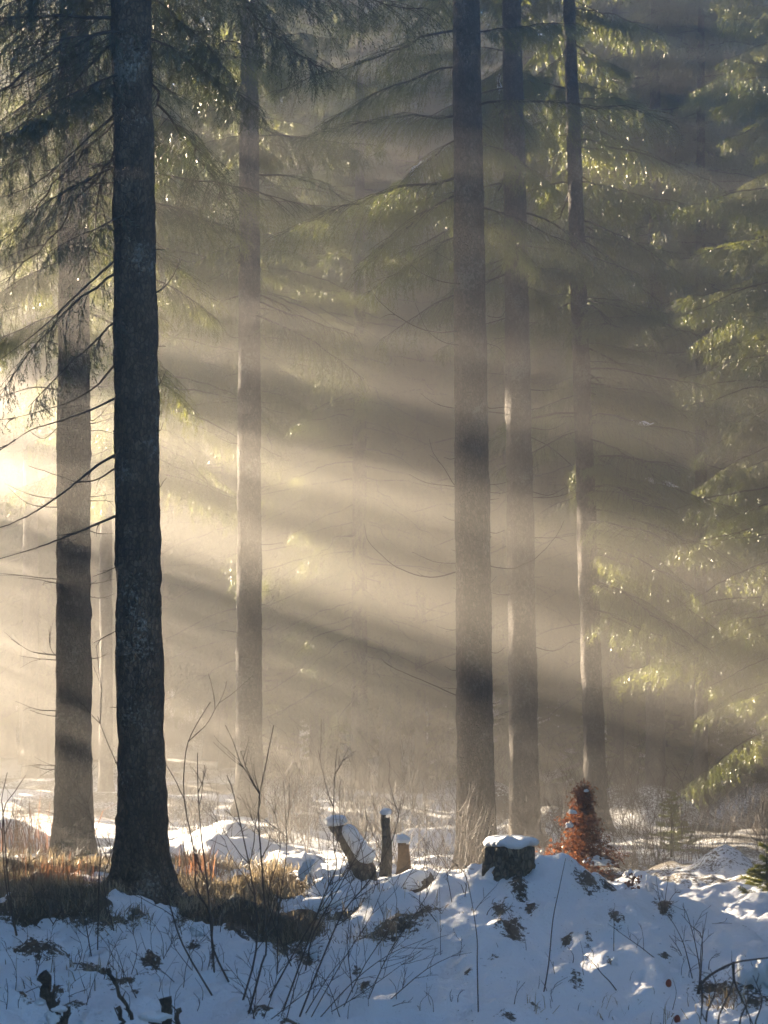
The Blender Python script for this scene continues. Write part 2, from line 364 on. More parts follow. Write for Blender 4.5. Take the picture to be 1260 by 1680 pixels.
BOUGHS = []      # outer third of boughs of the standing trunks: (photo x, photo y, world points)
def crown(name, parent, levels, mats, wood_sides=3):
    """levels: list of (origin, azimuth, pitch, length, proto list). One mesh: needles and boughs"""
    T, W = [], Geo(); have = False
    for o, az, pitch, L, protos, wood_ok in levels:
        tri, wood = random.choice(protos)
        sc = L / 2.4; M = frame_rot(az, pitch, random.uniform(-.25, .25))
        mir = np.array([1, random.choice((-1, 1)), 1])
        # keep the needles at their size: scale positions of whole tufts, not the tufts
        c = tri[:, 0:1, :]
        T.append(((c * sc + (tri - c) * (1 if sc > .5 else .8)) * mir).reshape(-1, 3) @ M.T + np.asarray(o))
        if parent is not None and parent.location.length > 1 and protos is not OCC and protos is not SPARSE:
            w = ((wood[0][0] * mir * sc) @ M.T + np.asarray(o))[5:9] + np.array(parent.location)
            BOUGHS.append((CX + F * w[1][0] / w[1][1], HY - F * (w[1][2] - CZ) / w[1][1], w))
        if wood_ok:
            for pts, rad in (wood if wood_ok > 1 else wood[:1]):
                W.tube((pts * mir * sc) @ M.T + np.asarray(o), rad * min(1, sc * 1.1), wood_sides, 1, cap=False); have = True
    tv = np.concatenate(T); n = len(tv) // 3
    me_v = tv; faces = np.arange(n * 3).reshape(-1, 3)
    if have:
        wv = np.concatenate(W.v); wf = np.array(W.f)
        wf = np.concatenate([wf[:, [0, 1, 2]], wf[:, [0, 2, 3]]]) + len(tv)
        me_v = np.concatenate([tv, wv]); fa = np.concatenate([faces, wf]); mi = np.r_[np.zeros(n, int), np.ones(len(wf), int)]
    else: fa, mi = faces, np.zeros(n, int)
    return mesh_obj(name, me_v, fa, mats, parent, False, mi)

def trunk_mesh(r0, H, lean=(0, 0), flare=.55, seg=36, zs=None, seed=0, bump=.012, bend=0.0):
    """tapered trunk from z=-0.4 to H, root flare, knobbly bark; local coordinates"""
    if zs is None: zs = np.concatenate([np.arange(-.4, 1.2, .04), np.arange(1.2, 10, .07), np.linspace(10, H, 24)])
    a = np.linspace(0, 2 * math.pi, seg, endpoint=False)
    Z, A = np.meshgrid(zs, a, indexing='ij')
    taper = np.clip(1 - .93 * (np.clip(Z, 0, H) / H) ** 1.6, .04, 1)
    fl = flare * np.exp(-np.clip(Z + .1, 0, 9) / .22) * (1 + .45 * np.sin(A * 4 + seed) + .25 * np.sin(A * 7 + 2 * seed)) + .10 * np.exp(-np.clip(Z, 0, 9) / 1.2)
    rr = r0 * (taper + fl)
    cxn, cyn = np.cos(A), np.sin(A)
    rr = rr + bump * (.8 * fbm(cxn * 2.2 + seed, cyn * 2.2, Z * 2.6, 2) + .8 * fbm(cxn * 7, cyn * 7 + seed, Z * 9, 2)) * np.clip(taper, .3, 1)
    cxl = lean[0] * Z / 10 + bend * np.sin(Z * .55 + seed); cyl = lean[1] * Z / 10 + bend * np.cos(Z * .4 + seed)
    v = np.stack([rr * cxn + cxl, rr * cyn + cyl, Z], -1).reshape(-1, 3)
    n = len(zs); q = []
    i = np.arange(n - 1)[:, None] * seg; k = np.arange(seg)[None, :]; k2 = (k + 1) % seg
    return v, np.stack([(i + k).ravel(), (i + k2).ravel(), (i + seg + k2).ravel(), (i + seg + k).ravel()], 1)

def limb_levels(r0, H, z0, z1, step, Rmax, protos, lean=(0, 0), per=4, wood=1, azf=None, low_pitch=-.30, top_pitch=.25, zlow=None, jitter=.35):
    """boughs round the trunk from z0 to z1 (H is the tree top that sets their length)"""
    out = []; z = z0; zl = z0 if zlow is None else zlow
    while z < z1:
        f = (z - zl) / max(.1, H - zl)
        n = per if random.random() < .7 else per - 1
        a0 = random.uniform(0, 6.28)
        for k in range(n):
            az = a0 + k * 6.283 / n + random.uniform(-jitter, jitter)
            if azf and not azf(az % 6.283, z): continue
            L = Rmax * (1 - f) ** .75 * random.uniform(.42, 1.15) * (.8 + .2 * min(1, f * 6)) + .15
            pitch = low_pitch + (top_pitch - low_pitch) * f + random.uniform(-.22, .22)
            if random.random() < .12: continue
            zz = z + random.uniform(-step, step) * .45
            out.append(((lean[0] * zz / 10 + .05 * math.cos(az), lean[1] * zz / 10 + .05 * math.sin(az), zz), az, pitch, L, protos, wood))
        z += step * random.uniform(.8, 1.2)
    return out

def dead_branch(parent, pts, r0=.012, r1=.003, twigs=2, mat=None, sides=5, droop=0.0):
    g = Geo(); p = smooth_path(pts, 4); n = len(p)
    p = p + np.random.default_rng(int(abs(p[0][2]) * 977) % 9999).normal(0, r0 * .25, p.shape) * np.linspace(0, 1, n)[:, None]
    g.tube(p, np.linspace(r0, r1, n), sides)
    for k in range(twigs):
        i = random.randrange(n // 4, n - 1); d = p[min(n - 1, i + 1)] - p[i - 1]; d /= np.linalg.norm(d) + 1e-9
        l = random.uniform(.06, .28) * (1 + r0 * 15)
        e = np.array([random.uniform(-.5, .5), random.uniform(-.5, .5), random.uniform(-.6, .5)])
        q = [p[i], p[i] + (d * .7 + e * .6) * l * .5, p[i] + (d * .7 + e) * l]
        g.tube(smooth_path(q, 3), np.linspace(r0 * .45, r1 * .7, 7 if len(q) > 2 else 4), 4)
    return g.build('dead_branch', mat or M_TWIG, parent)

def local(pt, o): return (pt[0] - o[0], pt[1] - o[1], pt[2] - o[2])

# ------------------------------------------------------------------ the standing trunks
def spruce(px, Y, r0, H, label, bark, lean=(0, 0), seed=0, group='spruce trunks standing in the mist', seg=36, bump=.012, flare=.55, bend=0.0):
    x = X_at(px, Y); z = gz(x, Y)
    t = thing('spruce_tree', label, 'tree', (x, Y, z), group)
    v, f = trunk_mesh(r0, H, lean, flare, seg, seed=seed, bump=bump, bend=bend)
    mesh_obj('trunk', v, f, bark, t)
    return t, (x, Y, z)
def px_branches(t, o, Y, lst, rpx=1.0, spread=.5, twigs=2, root=6):
    """traced dead limbs: pixel polylines, bent a little in depth so that they are not flat"""
    for path in lst:
        sg = 1 if path[0][0] > path[-1][0] else -1; path = [(path[0][0] + sg * root, path[0][1] - 2)] + list(path[1:]) if len(path) == 2 else [(path[0][0] + sg * root, path[0][1] - 2)] + list(path)
        dep = random.uniform(-spread, spread); n = len(path)
        pts = [local(at(px, py, Y + dep * i / max(1, n - 1)), o) for i, (px, py) in enumerate(path)]
        ln = math.hypot(path[-1][0] - path[0][0], path[-1][1] - path[0][1]) / F * Y
        dead_branch(t, pts, r0=(.005 + .0075 * min(ln, 1.6)) * rpx, r1=.0022, twigs=twigs if ln > .25 else (1 if ln > .12 else 0))
def stubs(t, o, r0, z0, z1, n, lmin=.05, lmax=.4, lean=(0, 0), H=24, up=.25):
    for _ in range(n):
        z = random.uniform(z0, z1); az = random.uniform(0, 6.283); L = random.uniform(lmin, lmax) ; rr = r0 * (1 - .93 * (z / H) ** 1.6) * .93
        c = np.array([lean[0] * z / 10, lean[1] * z / 10, z]); d = np.array([math.cos(az), math.sin(az), random.uniform(-.25, .2)])
        dead_branch(t, [c + d * rr, c + d * (rr + L * .5), c + d * (rr + L) + np.array([0, 0, L * up * random.uniform(0, 1.6)])], .0045 + .006 * L, .002, 1 if L > .25 else 0, sides=4)

TH = 23.0
# 1 front trunk, dark
t, o = spruce(234, 18.5, .20, TH, 'dark thick spruce trunk in front, standing in dry grass, lichen on its bark', M_BARK1, lean=(-.13, 0), seed=1, seg=64, bump=.016, flare=.85)
lv = limb_levels(.2, TH, 5.3, 8.3, .40, 2.3, SPARSE, per=5, wood=2, azf=lambda a, z: math.cos(a) < -.45 , low_pitch=-.42, top_pitch=.2)
lv += limb_levels(.2, TH, 7.3, 10.5, .36, 2.7, FINE, per=6, wood=2, low_pitch=-.12, zlow=6.0, azf=lambda a, z: math.sin(a) > -.4 or z > 9)
lv += limb_levels(.2, TH, 10.5, 22.5, .5, 2.9, OCC, per=4, wood=1, zlow=7)
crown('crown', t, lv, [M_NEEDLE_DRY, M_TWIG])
px_branches(t, o, 18.5, [[(186, 655), (150, 672), (100, 690), (50, 706), (0, 738)], [(186, 748), (160, 763), (125, 792), (60, 838), (0, 866), (-60, 880)],
    [(187, 848), (140, 868), (100, 884), (50, 902), (-40, 928)], [(186, 770), (160, 786), (130, 790), (95, 780), (47, 764)], [(187, 600), (150, 640), (90, 668), (0, 690)],
    [(187, 932), (170, 940), (153, 945)], [(187, 1037), (170, 1046), (154, 1055)], [(256, 480), (275, 465), (290, 440), (296, 420)], [(262, 630), (268, 618), (272, 608)],
    [(263, 706), (266, 700), (268, 692)], [(262, 800), (268, 790), (273, 784)], [(254, 412), (270, 409)], [(254, 287), (264, 285)], [(258, 570), (272, 568)],
    [(190, 1163), (181, 1160)], [(186, 300), (140, 300), (100, 296)], [(186, 430), (140, 470), (60, 545), (0, 590)], [(185, 190), (130, 240), (60, 300), (0, 325)], [(184, 60), (110, 100), (30, 140), (-40, 160)]], spread=.6)
for zz in np.arange(.7, 7.6, .22):     # short broken-off knots on the bark
    az = random.uniform(0, 6.28); rr = .205 * (1 - .93 * (zz / TH) ** 1.6) * .94; d = np.array([math.cos(az), math.sin(az), .1])
    c = np.array([-.13 * zz / 10, 0, zz]); l = random.uniform(.015, .05)
    g = Geo(); g.tube([c + d * (rr - .01), c + d * (rr + l)], [.012, .006], 5); g.build('branch_stub', M_BARK1, t)
# 2 left trunk, paler
t, o = spruce(121, 24.0, .198, TH, 'paler spruce trunk left of the dark front trunk, thin dead twigs on both sides', M_BARK2, seed=2, seg=44)
lv = limb_levels(.2, TH, 6.3, 11, .36, 2.5, FINE, per=6, wood=2, low_pitch=-.2, azf=lambda a, z: math.sin(a) > -.5 or z > 12.5)
lv += limb_levels(.2, TH, 11, 22.5, .5, 2.8, OCC, per=4, wood=1, zlow=7)
crown('crown', t, lv, [M_NEEDLE, M_TWIG])
px_branches(t, o, 24, [[(94, 832), (60, 830), (40, 822), (14, 800)], [(94, 818), (65, 815), (45, 810), (22, 800)], [(93, 950), (50, 946), (0, 940)], [(93, 957), (60, 950), (30, 948)],
    [(92, 1075), (55, 1070), (35, 1060), (18, 1048)], [(92, 1083), (60, 1080), (32, 1076)], [(90, 1074), (82, 1060), (80, 1033)], [(91, 1166), (60, 1164), (25, 1150)], [(91, 1175), (70, 1172), (50, 1165)],
    [(90, 1256), (70, 1255), (55, 1253)], [(90, 1262), (75, 1262), (52, 1257)], [(152, 815), (170, 813), (186, 810)], [(152, 822), (170, 821), (186, 823)], [(152, 957), (168, 955), (188, 950)],
    [(152, 980), (168, 981), (188, 974)], [(152, 1080), (165, 1078), (178, 1070)], [(152, 695), (170, 690), (186, 684)], [(152, 707), (166, 706), (185, 711)], [(153, 873), (165, 876), (186, 875)],
    [(88, 1335), (80, 1332), (68, 1328)], [(153, 690), (170, 675), (184, 655)], [(96, 640), (60, 635), (20, 645), (-20, 660)], [(96, 565), (60, 560), (0, 590)], [(96, 700), (70, 720), (40, 700)]], spread=.5)
# 3 trunk fading into the mist
t, o = spruce(409, 34.0, .205, TH, 'spruce trunk fading out downward in the bright mist, right of the dark front trunk', M_BARK2, seed=3)
lv = limb_levels(.2, TH, 8.0, 15, .44, 2.9, MED, per=5, wood=2, low_pitch=-.15, azf=lambda a, z: math.sin(a) > -.5 or z > 13)
lv += limb_levels(.2, TH, 14.5, 22.5, .5, 3.0, OCC, per=4, wood=1, zlow=8)
crown('crown', t, lv, [M_NEEDLE, M_TWIG])
stubs(t, o, .2, 2, 8, 16)
# 4 thin trunk between the two left ones
t, o = spruce(174, 42.0, .13, 20, 'thin far spruce trunk in the gap between the two left trunks', M_BARK2, seed=4, seg=20)
crown('crown', t, limb_levels(.13, 20, 9, 19.5, .55, 1.9, MED, per=4, wood=1), [M_NEEDLE, M_TWIG])
# 5 right trunk nearest
t, o = spruce(782, 26.0, .222, TH, 'thick straight spruce trunk behind the snow-capped stump, long curved dead twigs', M_BARK2, lean=(-.12, 0), seed=5, seg=44)
lv = limb_levels(.2, TH, 7.6, 12, .44, 2.9, FINE, lean=(-.12, 0), per=5, wood=2, low_pitch=-.08, azf=lambda a, z: (math.sin(a) > -.5 and (math.cos(a) < .2 or random.random() < .3)) or z > 12.5)
lv += limb_levels(.2, TH, 12, 22.5, .5, 3.0, OCC, lean=(-.12, 0), per=4, wood=1, zlow=8)
crown('crown', t, lv, [M_NEEDLE, M_TWIG])
px_branches(t, o, 26, [[(752, 543), (715, 545), (680, 535), (640, 510), (615, 485), (605, 466)], [(752, 566), (725, 560), (700, 540), (682, 500)], [(752, 465), (725, 462), (690, 447), (663, 423)], [(752, 937), (720, 946), (690, 945), (650, 930), (620, 905), (603, 885), (597, 858)],
    [(752, 924), (720, 923), (700, 917), (676, 905)], [(752, 798), (735, 797), (700, 792), (671, 778)], [(745, 795), (730, 770), (712, 745), (704, 720)], [(752, 670), (730, 667), (710, 660), (690, 645)], [(752, 1033), (735, 1033), (716, 1027)],
    [(752, 1142), (720, 1128), (690, 1115), (650, 1098), (629, 1086)], [(752, 1130), (735, 1129), (720, 1128)], [(810, 930), (840, 933), (860, 925), (880, 915), (912, 880), (926, 853)], [(806, 795), (825, 793), (838, 788)], [(806, 808), (822, 809), (835, 806)],
    [(806, 670), (830, 668), (850, 672)], [(806, 460), (820, 450), (828, 430)], [(806, 520), (822, 520), (832, 505)], [(750, 430), (735, 425), (710, 410)], [(804, 565), (820, 572), (840, 600)]], rpx=.75, spread=.8, twigs=1)
stubs(t, o, .22, 1.2, 8, 26, .04, .25, lean=(-.12, 0))
# 6 trunk behind it
t, o = spruce(862, 32.0, .215, TH, 'spruce trunk close behind and right of the stump, half as clear as its neighbour', M_BARK2, lean=(-.16, 0), seed=6, seg=36)
lv = limb_levels(.2, TH, 8.2, 14, .46, 2.8, MED, lean=(-.16, 0), per=5, wood=2, low_pitch=-.12, azf=lambda a, z: (math.sin(a) > -.4 and (math.cos(a) < .3 or random.random() < .25)) or z > 13.3)
lv += limb_levels(.2, TH, 13.5, 22.5, .5, 2.9, OCC, lean=(-.16, 0), per=4, wood=1, zlow=8)
crown('crown', t, lv, [M_NEEDLE, M_TWIG])
stubs(t, o, .21, 1.5, 9, 22, .1, .7, lean=(-.16, 0))
px_branches(t, o, 32, [[(868, 716), (900, 732), (925, 752), (942, 767)], [(872, 816), (900, 816), (925, 812), (945, 802)], [(872, 882), (910, 882), (945, 878)]], spread=.5)
# 7 leaning trunk
t, o = spruce(979, 34.0, .165, 21, 'slender spruce trunk leaning left, boughs of green sprays on its right side', M_BARK2, lean=(-.335, 0), seed=7, seg=32)
lv = limb_levels(.16, 21, 3.4, 8.5, .30, 2.5, FINE, lean=(-.335, 0), per=7, wood=2, azf=lambda a, z: (math.cos(a) > .3) or (z > 6 and math.cos(a) < -.7 and random.random() < .5), low_pitch=-.25, zlow=1)
lv += limb_levels(.16, 21, 8.5, 14, .40, 2.8, MED, lean=(-.335, 0), per=6, wood=2, azf=lambda a, z: math.sin(a) > -.3 or z > 13.3, low_pitch=-.3, zlow=5)
lv += limb_levels(.16, 21, 14, 20.5, .5, 2.7, OCC, lean=(-.335, 0), per=4, wood=1, zlow=7)
crown('crown', t, lv, [M_NEEDLE, M_TWIG])
stubs(t, o, .16, 1.0, 8, 22, .1, .6, lean=(-.335, 0), H=21)

# ------------------------------------------------------------------ background spruces: a few crowns built once, then copied
def bg_proto(z0, H, Rmax, step, protos, seed, label, r=.18, per=5):
    random.seed(seed)
    t = thing('spruce_tree', label, 'tree')
    v, f = trunk_mesh(r, H, (0, 0), .4, 16, np.concatenate([np.arange(-.6, 10, .35), np.linspace(10, H, 12)]), seed=seed, bump=.01)
    mesh_obj('trunk', v, f, M_BARK2, t)
    crown('crown', t, limb_levels(r, H, z0, H - .3, step, Rmax, protos, per=per, wood=1, low_pitch=-.18), [M_NEEDLE, M_TWIG])
    return t
def copy_tree(src, parent=None):
    c = src.copy(); link(c, parent)
    for ch in list(src.children): copy_tree(ch, c)
    return c
used = set()
def place(proto, px, Y, label, rz=None, sc=1.0, group='spruces of the background wood', x=None):
    t = proto if proto.name not in used else copy_tree(proto)
    if t is proto: used.add(proto.name)
    xx = X_at(px, Y) if x is None else x
    t.location = (xx, Y, gz(xx, Y) - .1); t.rotation_euler = (0, 0, (px * .37 + Y * 1.7) % 6.28 if rz is None else rz); t.scale = (sc, sc, sc)
    tag(t, label, 'tree', group)
    return t
P_LOW = bg_proto(2.2, 21, 3.0, .40, MED, 21, 'x')
P_MID = bg_proto(2.6, 22, 3.1, .42, MED, 22, 'x')
P_MID2 = bg_proto(1.8, 21, 2.9, .42, MED, 23, 'x')
P_HIGH = bg_proto(8.0, 22, 2.9, .42, MED, 24, 'x', r=.13)
P_OUT = bg_proto(13.0, 25, 3.2, .42, OCC, 25, 'x', per=7)
BAND_Z, U_LIT0, U_LIT1 = (5.95, 6.4), 10.4, 28.0
P_FULL = bg_proto(.6, 24, 3.4, .42, OCC, 26, 'x', per=7)
P_SIX = bg_proto(6.2, 22, 3.1, .36, MED, 34, 'x', per=6)
random.seed(77)
place(P_SIX, 236, 40, 'spruce whose stem hides behind the dark front trunk, lit yellow-green boughs on its right')
place(P_MID, 590, 46.5, 'misty spruce midway between the fading trunk and the stump trunk, boughs hanging low')
place(P_LOW, 1285, 36, 'spruce at the right picture edge with sprays drooping almost to the ground', sc=.95)
place(P_MID, 1152, 50, 'dark spruce right of the leaning trunk, its bare stem showing halfway up')
place(P_SIX, 520, 52, 'spruce with lit sprays between the fading trunk and the misty middle spruce')
place(P_SIX, 1075, 41, 'spruce with dark boughs and lit sprays right of the leaning trunk')
place(P_HIGH, 413, 43, 'spruce with high dark boughs, its stem almost hidden by the fading trunk')
place(P_HIGH, 690, 50, 'spruce with high boughs, faint stem left of the thick trunk by the stump')
place(P_HIGH, 592, 49.5, 'spruce with boughs hanging over the brightest mist, in front of the misty middle spruce', sc=.95)
place(P_HIGH, 1150, 40.5, 'spruce with high boughs left of the right picture edge, in front of the dark spruce')
place(P_MID, 1010, 47, 'spruce between the leaning trunk and the right edge, dark stem seen only near the top')
place(P_MID2, 715, 53, 'spruce deep in the wood directly left of the stump trunk')
place(P_MID2, 478, 55, 'spruce deep in the wood just right of the fading trunk')
place(P_MID2, 905, 57, 'spruce deep in the wood seen between the two slimmer right trunks')
place(P_HIGH, 40, 60, 'spruce behind the left picture edge, high dark crown')
for i, (px, Y, lab) in enumerate([(1260, 58, 'far spruce on the slope behind the right edge, above the snow patch'), (1080, 62, 'far spruce on the snowy slope behind the orange beech sapling'),
        (830, 66, 'far spruce seen behind the gap between stump trunk and its neighbour'), (610, 66, 'farthest spruce in the middle of the picture, behind the misty spruce'), (410, 66, 'farthest spruce behind the fading trunk'),
        (130, 66, 'farthest spruce behind the paler left trunk'), (980, 70, 'farthest spruce behind the leaning trunk'), (700, 72, 'farthest spruce behind the thick trunk by the stump'), (1180, 70, 'farthest spruce up the slope at the right'),
        (300, 72, 'farthest spruce just right of the dark front trunk'), (520, 73, 'farthest spruce midway between the fading trunk and the thick one'), (1300, 68, 'farthest spruce at the right picture edge')]):
    place((P_MID, P_MID2, P_LOW)[i % 3], px, Y, lab, sc=1.0)
random.seed(91)
for px, Y, k, lab in [(90, 60, 0, 'tall spruce behind the paler left trunk, filling the top of the picture'), (375, 56, 1, 'tall spruce directly behind the fading trunk'),
        (445, 54, 0, 'tall spruce in the gap right of the fading trunk'), (540, 53, 1, 'tall spruce behind the misty middle spruce'), (640, 50, 0, 'tall spruce in the gap left of the thick trunk by the stump'), (770, 54, 1, 'tall spruce directly behind the thick trunk by the stump'),
        (840, 49, 0, 'tall spruce directly behind the second of the right trunks'), (935, 52, 1, 'tall spruce directly behind the leaning trunk'), (1050, 54, 0, 'tall spruce right of the leaning trunk, its crown above the sprays'), (1110, 48, 1, 'tall spruce above the orange sapling, dark boughs near the top'),
        (1215, 53, 0, 'tall spruce left of the right picture edge, high above the drooping sprays'), (1290, 47, 1, 'tall spruce at the right edge with dark boughs near the top')]:
    place((P_MID, P_MID2)[k], px, Y, lab, sc=random.uniform(1.22, 1.36))
for i, (px, Y) in enumerate([(60, 60), (150, 63), (255, 61), (350, 64), (450, 60), (560, 63), (660, 61), (760, 64), (870, 60), (960, 63), (1070, 61), (1160, 64), (1260, 60), (10, 66)]):
    place((P_MID, P_MID2)[i % 2], px, Y, 'very tall far spruce closing the last gaps of sky at the top of the picture', sc=random.uniform(1.4, 1.55), group='very tall far spruces at the top of the picture')
for i, px in enumerate(range(-160, 760, 62)):
    place(P_LOW, px + random.uniform(-15, 15), random.uniform(74, 76.5), 'small pale spruce on the far rim of the wood, almost lost in the mist', sc=random.uniform(.38, .55), group='small pale spruces on the far rim')
for px, Y, lab in [(-45, 60, 'tall spruce at the left picture edge behind the brightest mist'), (50, 53, 'tall spruce behind the dead limbs left of the dark trunk'), (1195, 55, 'very tall spruce filling the top right corner, left one of a pair'), (1275, 52, 'very tall spruce filling the top right corner, right one of a pair'), (1130, 57, 'very tall spruce near the top right, above the snowy slope')]:
    place(P_HIGH if px < 100 else P_MID, px, Y, lab, sc=random.uniform(1.4, 1.5))
# the wood outside the left edge of the picture, up-sun: it cuts the sunlight into shafts
def uw(u, wv): return (.731 * u - .682 * wv, .682 * u + .731 * wv)       # u across the sunlight, wv towards the sun
P_BAND = bg_proto(13.0, 24, 2.9, .55, OCC, 27, 'x', per=5)
def add_whorl(t, zs, L, n, seed):
    """added whorl of low boughs, placed for the shadow it throws"""
    random.seed(seed); lv = []
    for z in zs:
        for k in range(n): lv.append(((0, 0, z + random.uniform(-.25, .25)), k * 6.283 / n + random.uniform(-.2, .2), random.uniform(-.12, .05), L * random.uniform(.85, 1.15), OCC, 1))
    o = crown('shade_bough', t, lv, [M_NEEDLE, M_TWIG]); o['height'] = sum(zs) / len(zs); return o
add_whorl(P_BAND, (6.2,), 3.0, 10, 5); add_whorl(P_BAND, (9.0,), 2.3, 4, 16)
P_BAND7 = bg_proto(12.8, 25, 3.1, .42, OCC, 47, 'x', per=7); add_whorl(P_BAND7, (6.2,), 3.0, 10, 48); add_whorl(P_BAND7, (9.0,), 2.3, 4, 49); add_whorl(P_BAND7, (3.2, 3.9), 2.7, 8, 50)
add_whorl(P_BAND, (8.0,), 2.2, 4, 51)
P_SHORT = bg_proto(10.9, 15.2, 2.9, .36, OCC, 35, 'x', per=8)
P_YOUNG = bg_proto(.4, 7.2, 2.0, .30, OCC, 28, 'x', r=.07, per=7)
P_BAND2 = bg_proto(13.2, 25, 3.1, .42, OCC, 29, 'x', per=7)
add_whorl(P_BAND2, (11.0,), 2.6, 6, 6)
OR = random.Random(55)
P_BAND6 = bg_proto(11.2, 15.4, 2.9, .36, OCC, 38, 'x', per=8); add_whorl(P_BAND6, (6.2,), 3.0, 10, 46)
OUTLAB = 'tall spruce of the wood beyond the left edge of the view'
for u in np.arange(-4.7, 38, 2.6):
    for row, dw in ((0, 0.3), (1, 4.2), (2, 8.4), (3, 12.6)):
        uu = u + (1.3 if row % 2 else 0) + OR.uniform(-.4, .4)
        lit = U_LIT0 <= uu <= U_LIT1
        ww = (.852 * uu + (3.7 if lit else 4.5)) / .549 + dw + OR.uniform(-.6, .6)
        sc, skip, rz = OR.uniform(.95, 1.05), OR.random(), OR.uniform(0, 6.28)
        x, Y = uw(uu, ww)
        if x < BX0 + 2.2 or Y > BY1 - 2 or Y < 2: continue
        if uu < U_LIT0: pr = P_FULL if row in (0, 1, 2) else P_OUT
        elif uu > 24.5:
            if row > 1 or skip < (.3 if row == 0 else .85): continue
            pr = P_BAND6 if row == 0 else P_SHORT
        elif row == 3 or (uu > 16 and skip < (0, .3, .5)[row]): continue
        elif row == 0: pr = P_BAND7 if uu < 13.2 else P_BAND
        elif row == 1: pr = P_BAND2
        else: pr = P_OUT
        t = place(pr, 0, Y, OUTLAB, rz=rz, sc=sc, x=x, group='spruces beyond the left edge of the view')
        for ch in t.children:      # added low boughs, height set per tree so their shadows join into bands
            if 'height' in ch and pr is not P_BAND2 and ch['height'] > 5:
                ch.location.z = (3.2 + .18 * uu if ch['height'] < 7 else 3.3 + (.25 if uu > 16.5 else .35) * uu if ch['height'] < 8.5 else min(11.8, 3.3 + .35 * uu)) / sc - ch['height']
for u in np.arange(20.4, 37, 1.7):  # unseen young trees, added to keep low sunlight off the ground farther right
    uu = u + OR.uniform(-.2, .2); x, Y = uw(uu, (.852 * uu + 2.0) / .549 + OR.uniform(1, 2.5))
    if x > BX0 + 2: place(P_YOUNG, 0, Y, 'unseen young bushy spruce added beyond the left edge of the view to block low sun', rz=OR.uniform(0, 6.28), sc=.74 + .03 * (uu - 20) + (.25 if uu > 29 else 0), x=x, group='added young spruces beyond the left edge of the view')
for Y in np.arange(3, 66, 4.8):  # unseen trees, added to keep skylight from the side out of the mist
    for dx in (4.4, 9.5):
        x = .18 * Y + dx + random.uniform(-.4, .4)
        if x < BX1 - 3: place(P_FULL, 0, Y, 'unseen dense spruce added beyond the right edge of the view to cut side skylight', sc=random.uniform(.85, 1.0), x=x, group='added spruces beyond the right edge of the view')
for px, Y in [(455, 52), (530, 57), (610, 54), (675, 58), (735, 50), (840, 46), (900, 50), (965, 45), (1030, 49), (1090, 44), (1150, 47), (1210, 43), (1260, 48), (870, 56), (1000, 58)]:
    place(P_YOUNG, px, Y, 'small dark bushy spruce on the forest floor, half lost in the haze', sc=OR.uniform(.28, .5), group='small dark spruces on the far forest floor')
# trees that close the view far back on the low side of the slope
for i, (x, Y) in enumerate([(-17, 73), (-14.5, 70), (-15.5, 76), (-12, 74), (-11, 69.5), (-9, 75), (-7.5, 71), (-5.5, 76), (-3, 75), (-17.5, 67), (-13.2, 66), (-10.2, 64), (-7, 65), (-8.6, 68), (-4.6, 69), (-16, 63)]):
    place((P_LOW, P_MID2)[i % 2], 0, Y, 'pale distant spruce in the brightest mist behind the left trunks', sc=random.uniform(.9, 1.05), x=x, group='pale spruces far back at the left')

# ------------------------------------------------------------------ foreground: stumps, logs, snow lumps
def blob(g, c, r, sub=3, amp=.18, fr=3.0, seed=0, mi=0, flat=None):
    import bmesh
    bm = bmesh.new(); bmesh.ops.create_icosphere(bm, subdivisions=sub, radius=1.0)
    v = np.array([p.co[:] for p in bm.verts]); f = [tuple(q.index for q in p.verts) for p in bm.faces]; bm.free()
    n = fbm(v[:, 0] * fr * .5 + seed, v[:, 1] * fr * .5, v[:, 2] * fr * .5, 3)
    v = v * (1 + amp * n)[:, None]
    if flat is not None: v[:, 2] = np.where(v[:, 2] < flat, flat + (v[:, 2] - flat) * .15, v[:, 2])
    g.add(v * np.asarray(r) + np.asarray(c), f, mi)
def lathe(g, c, prof, seg=28, amp=.05, fr=2.0, seed=0, mi=0, tilt=(0, 0), ang_amp=0.0):
    """prof: (radius, z) from bottom to top, closed at the top"""
    a = np.linspace(0, 2 * math.pi, seg, endpoint=False); prof = np.array(prof); n = len(prof)
    Rr = prof[:, 0][:, None] * (1 + amp * fbm(np.cos(a)[None] * fr + seed, np.sin(a)[None] * fr, prof[:, 1][:, None] * 9, 3) + ang_amp * np.sin(a * 5 + seed)[None])
    z = prof[:, 1][:, None] + amp * .10 * vnoise(np.cos(a)[None] * 3 + seed, np.sin(a)[None] * 3, 5.0) * np.ones((n, 1))
    v = np.stack([Rr * np.cos(a) + tilt[0] * z, Rr * np.sin(a) + tilt[1] * z, z], -1).reshape(-1, 3) + np.asarray(c)
    f = [(i * seg + k, i * seg + (k + 1) % seg, (i + 1) * seg + (k + 1) % seg, (i + 1) * seg + k) for i in range(n - 1) for k in range(seg)]
    f.append(tuple((n - 1) * seg + k for k in range(seg)))
    g.add(v, f, mi)
def snow_lump(px, py, Y, r, label, name='snow_clump', cat='snow', seed=0, group=None, extra=()):
    if Y is None: Y = Y_of(px, py + 6)
    o = at(px, py, Y); g = Geo(); blob(g, (0, 0, 0), r, seed=seed, flat=-.6, amp=.5, fr=5, sub=4)
    for dx, dz, q in extra: blob(g, (dx, 0, dz), q, seed=seed + 1 + dx * 9, amp=.3)
    ob = g.build(name, M_SNOW); ob.location = o
    return tag(ob, label, cat, group)

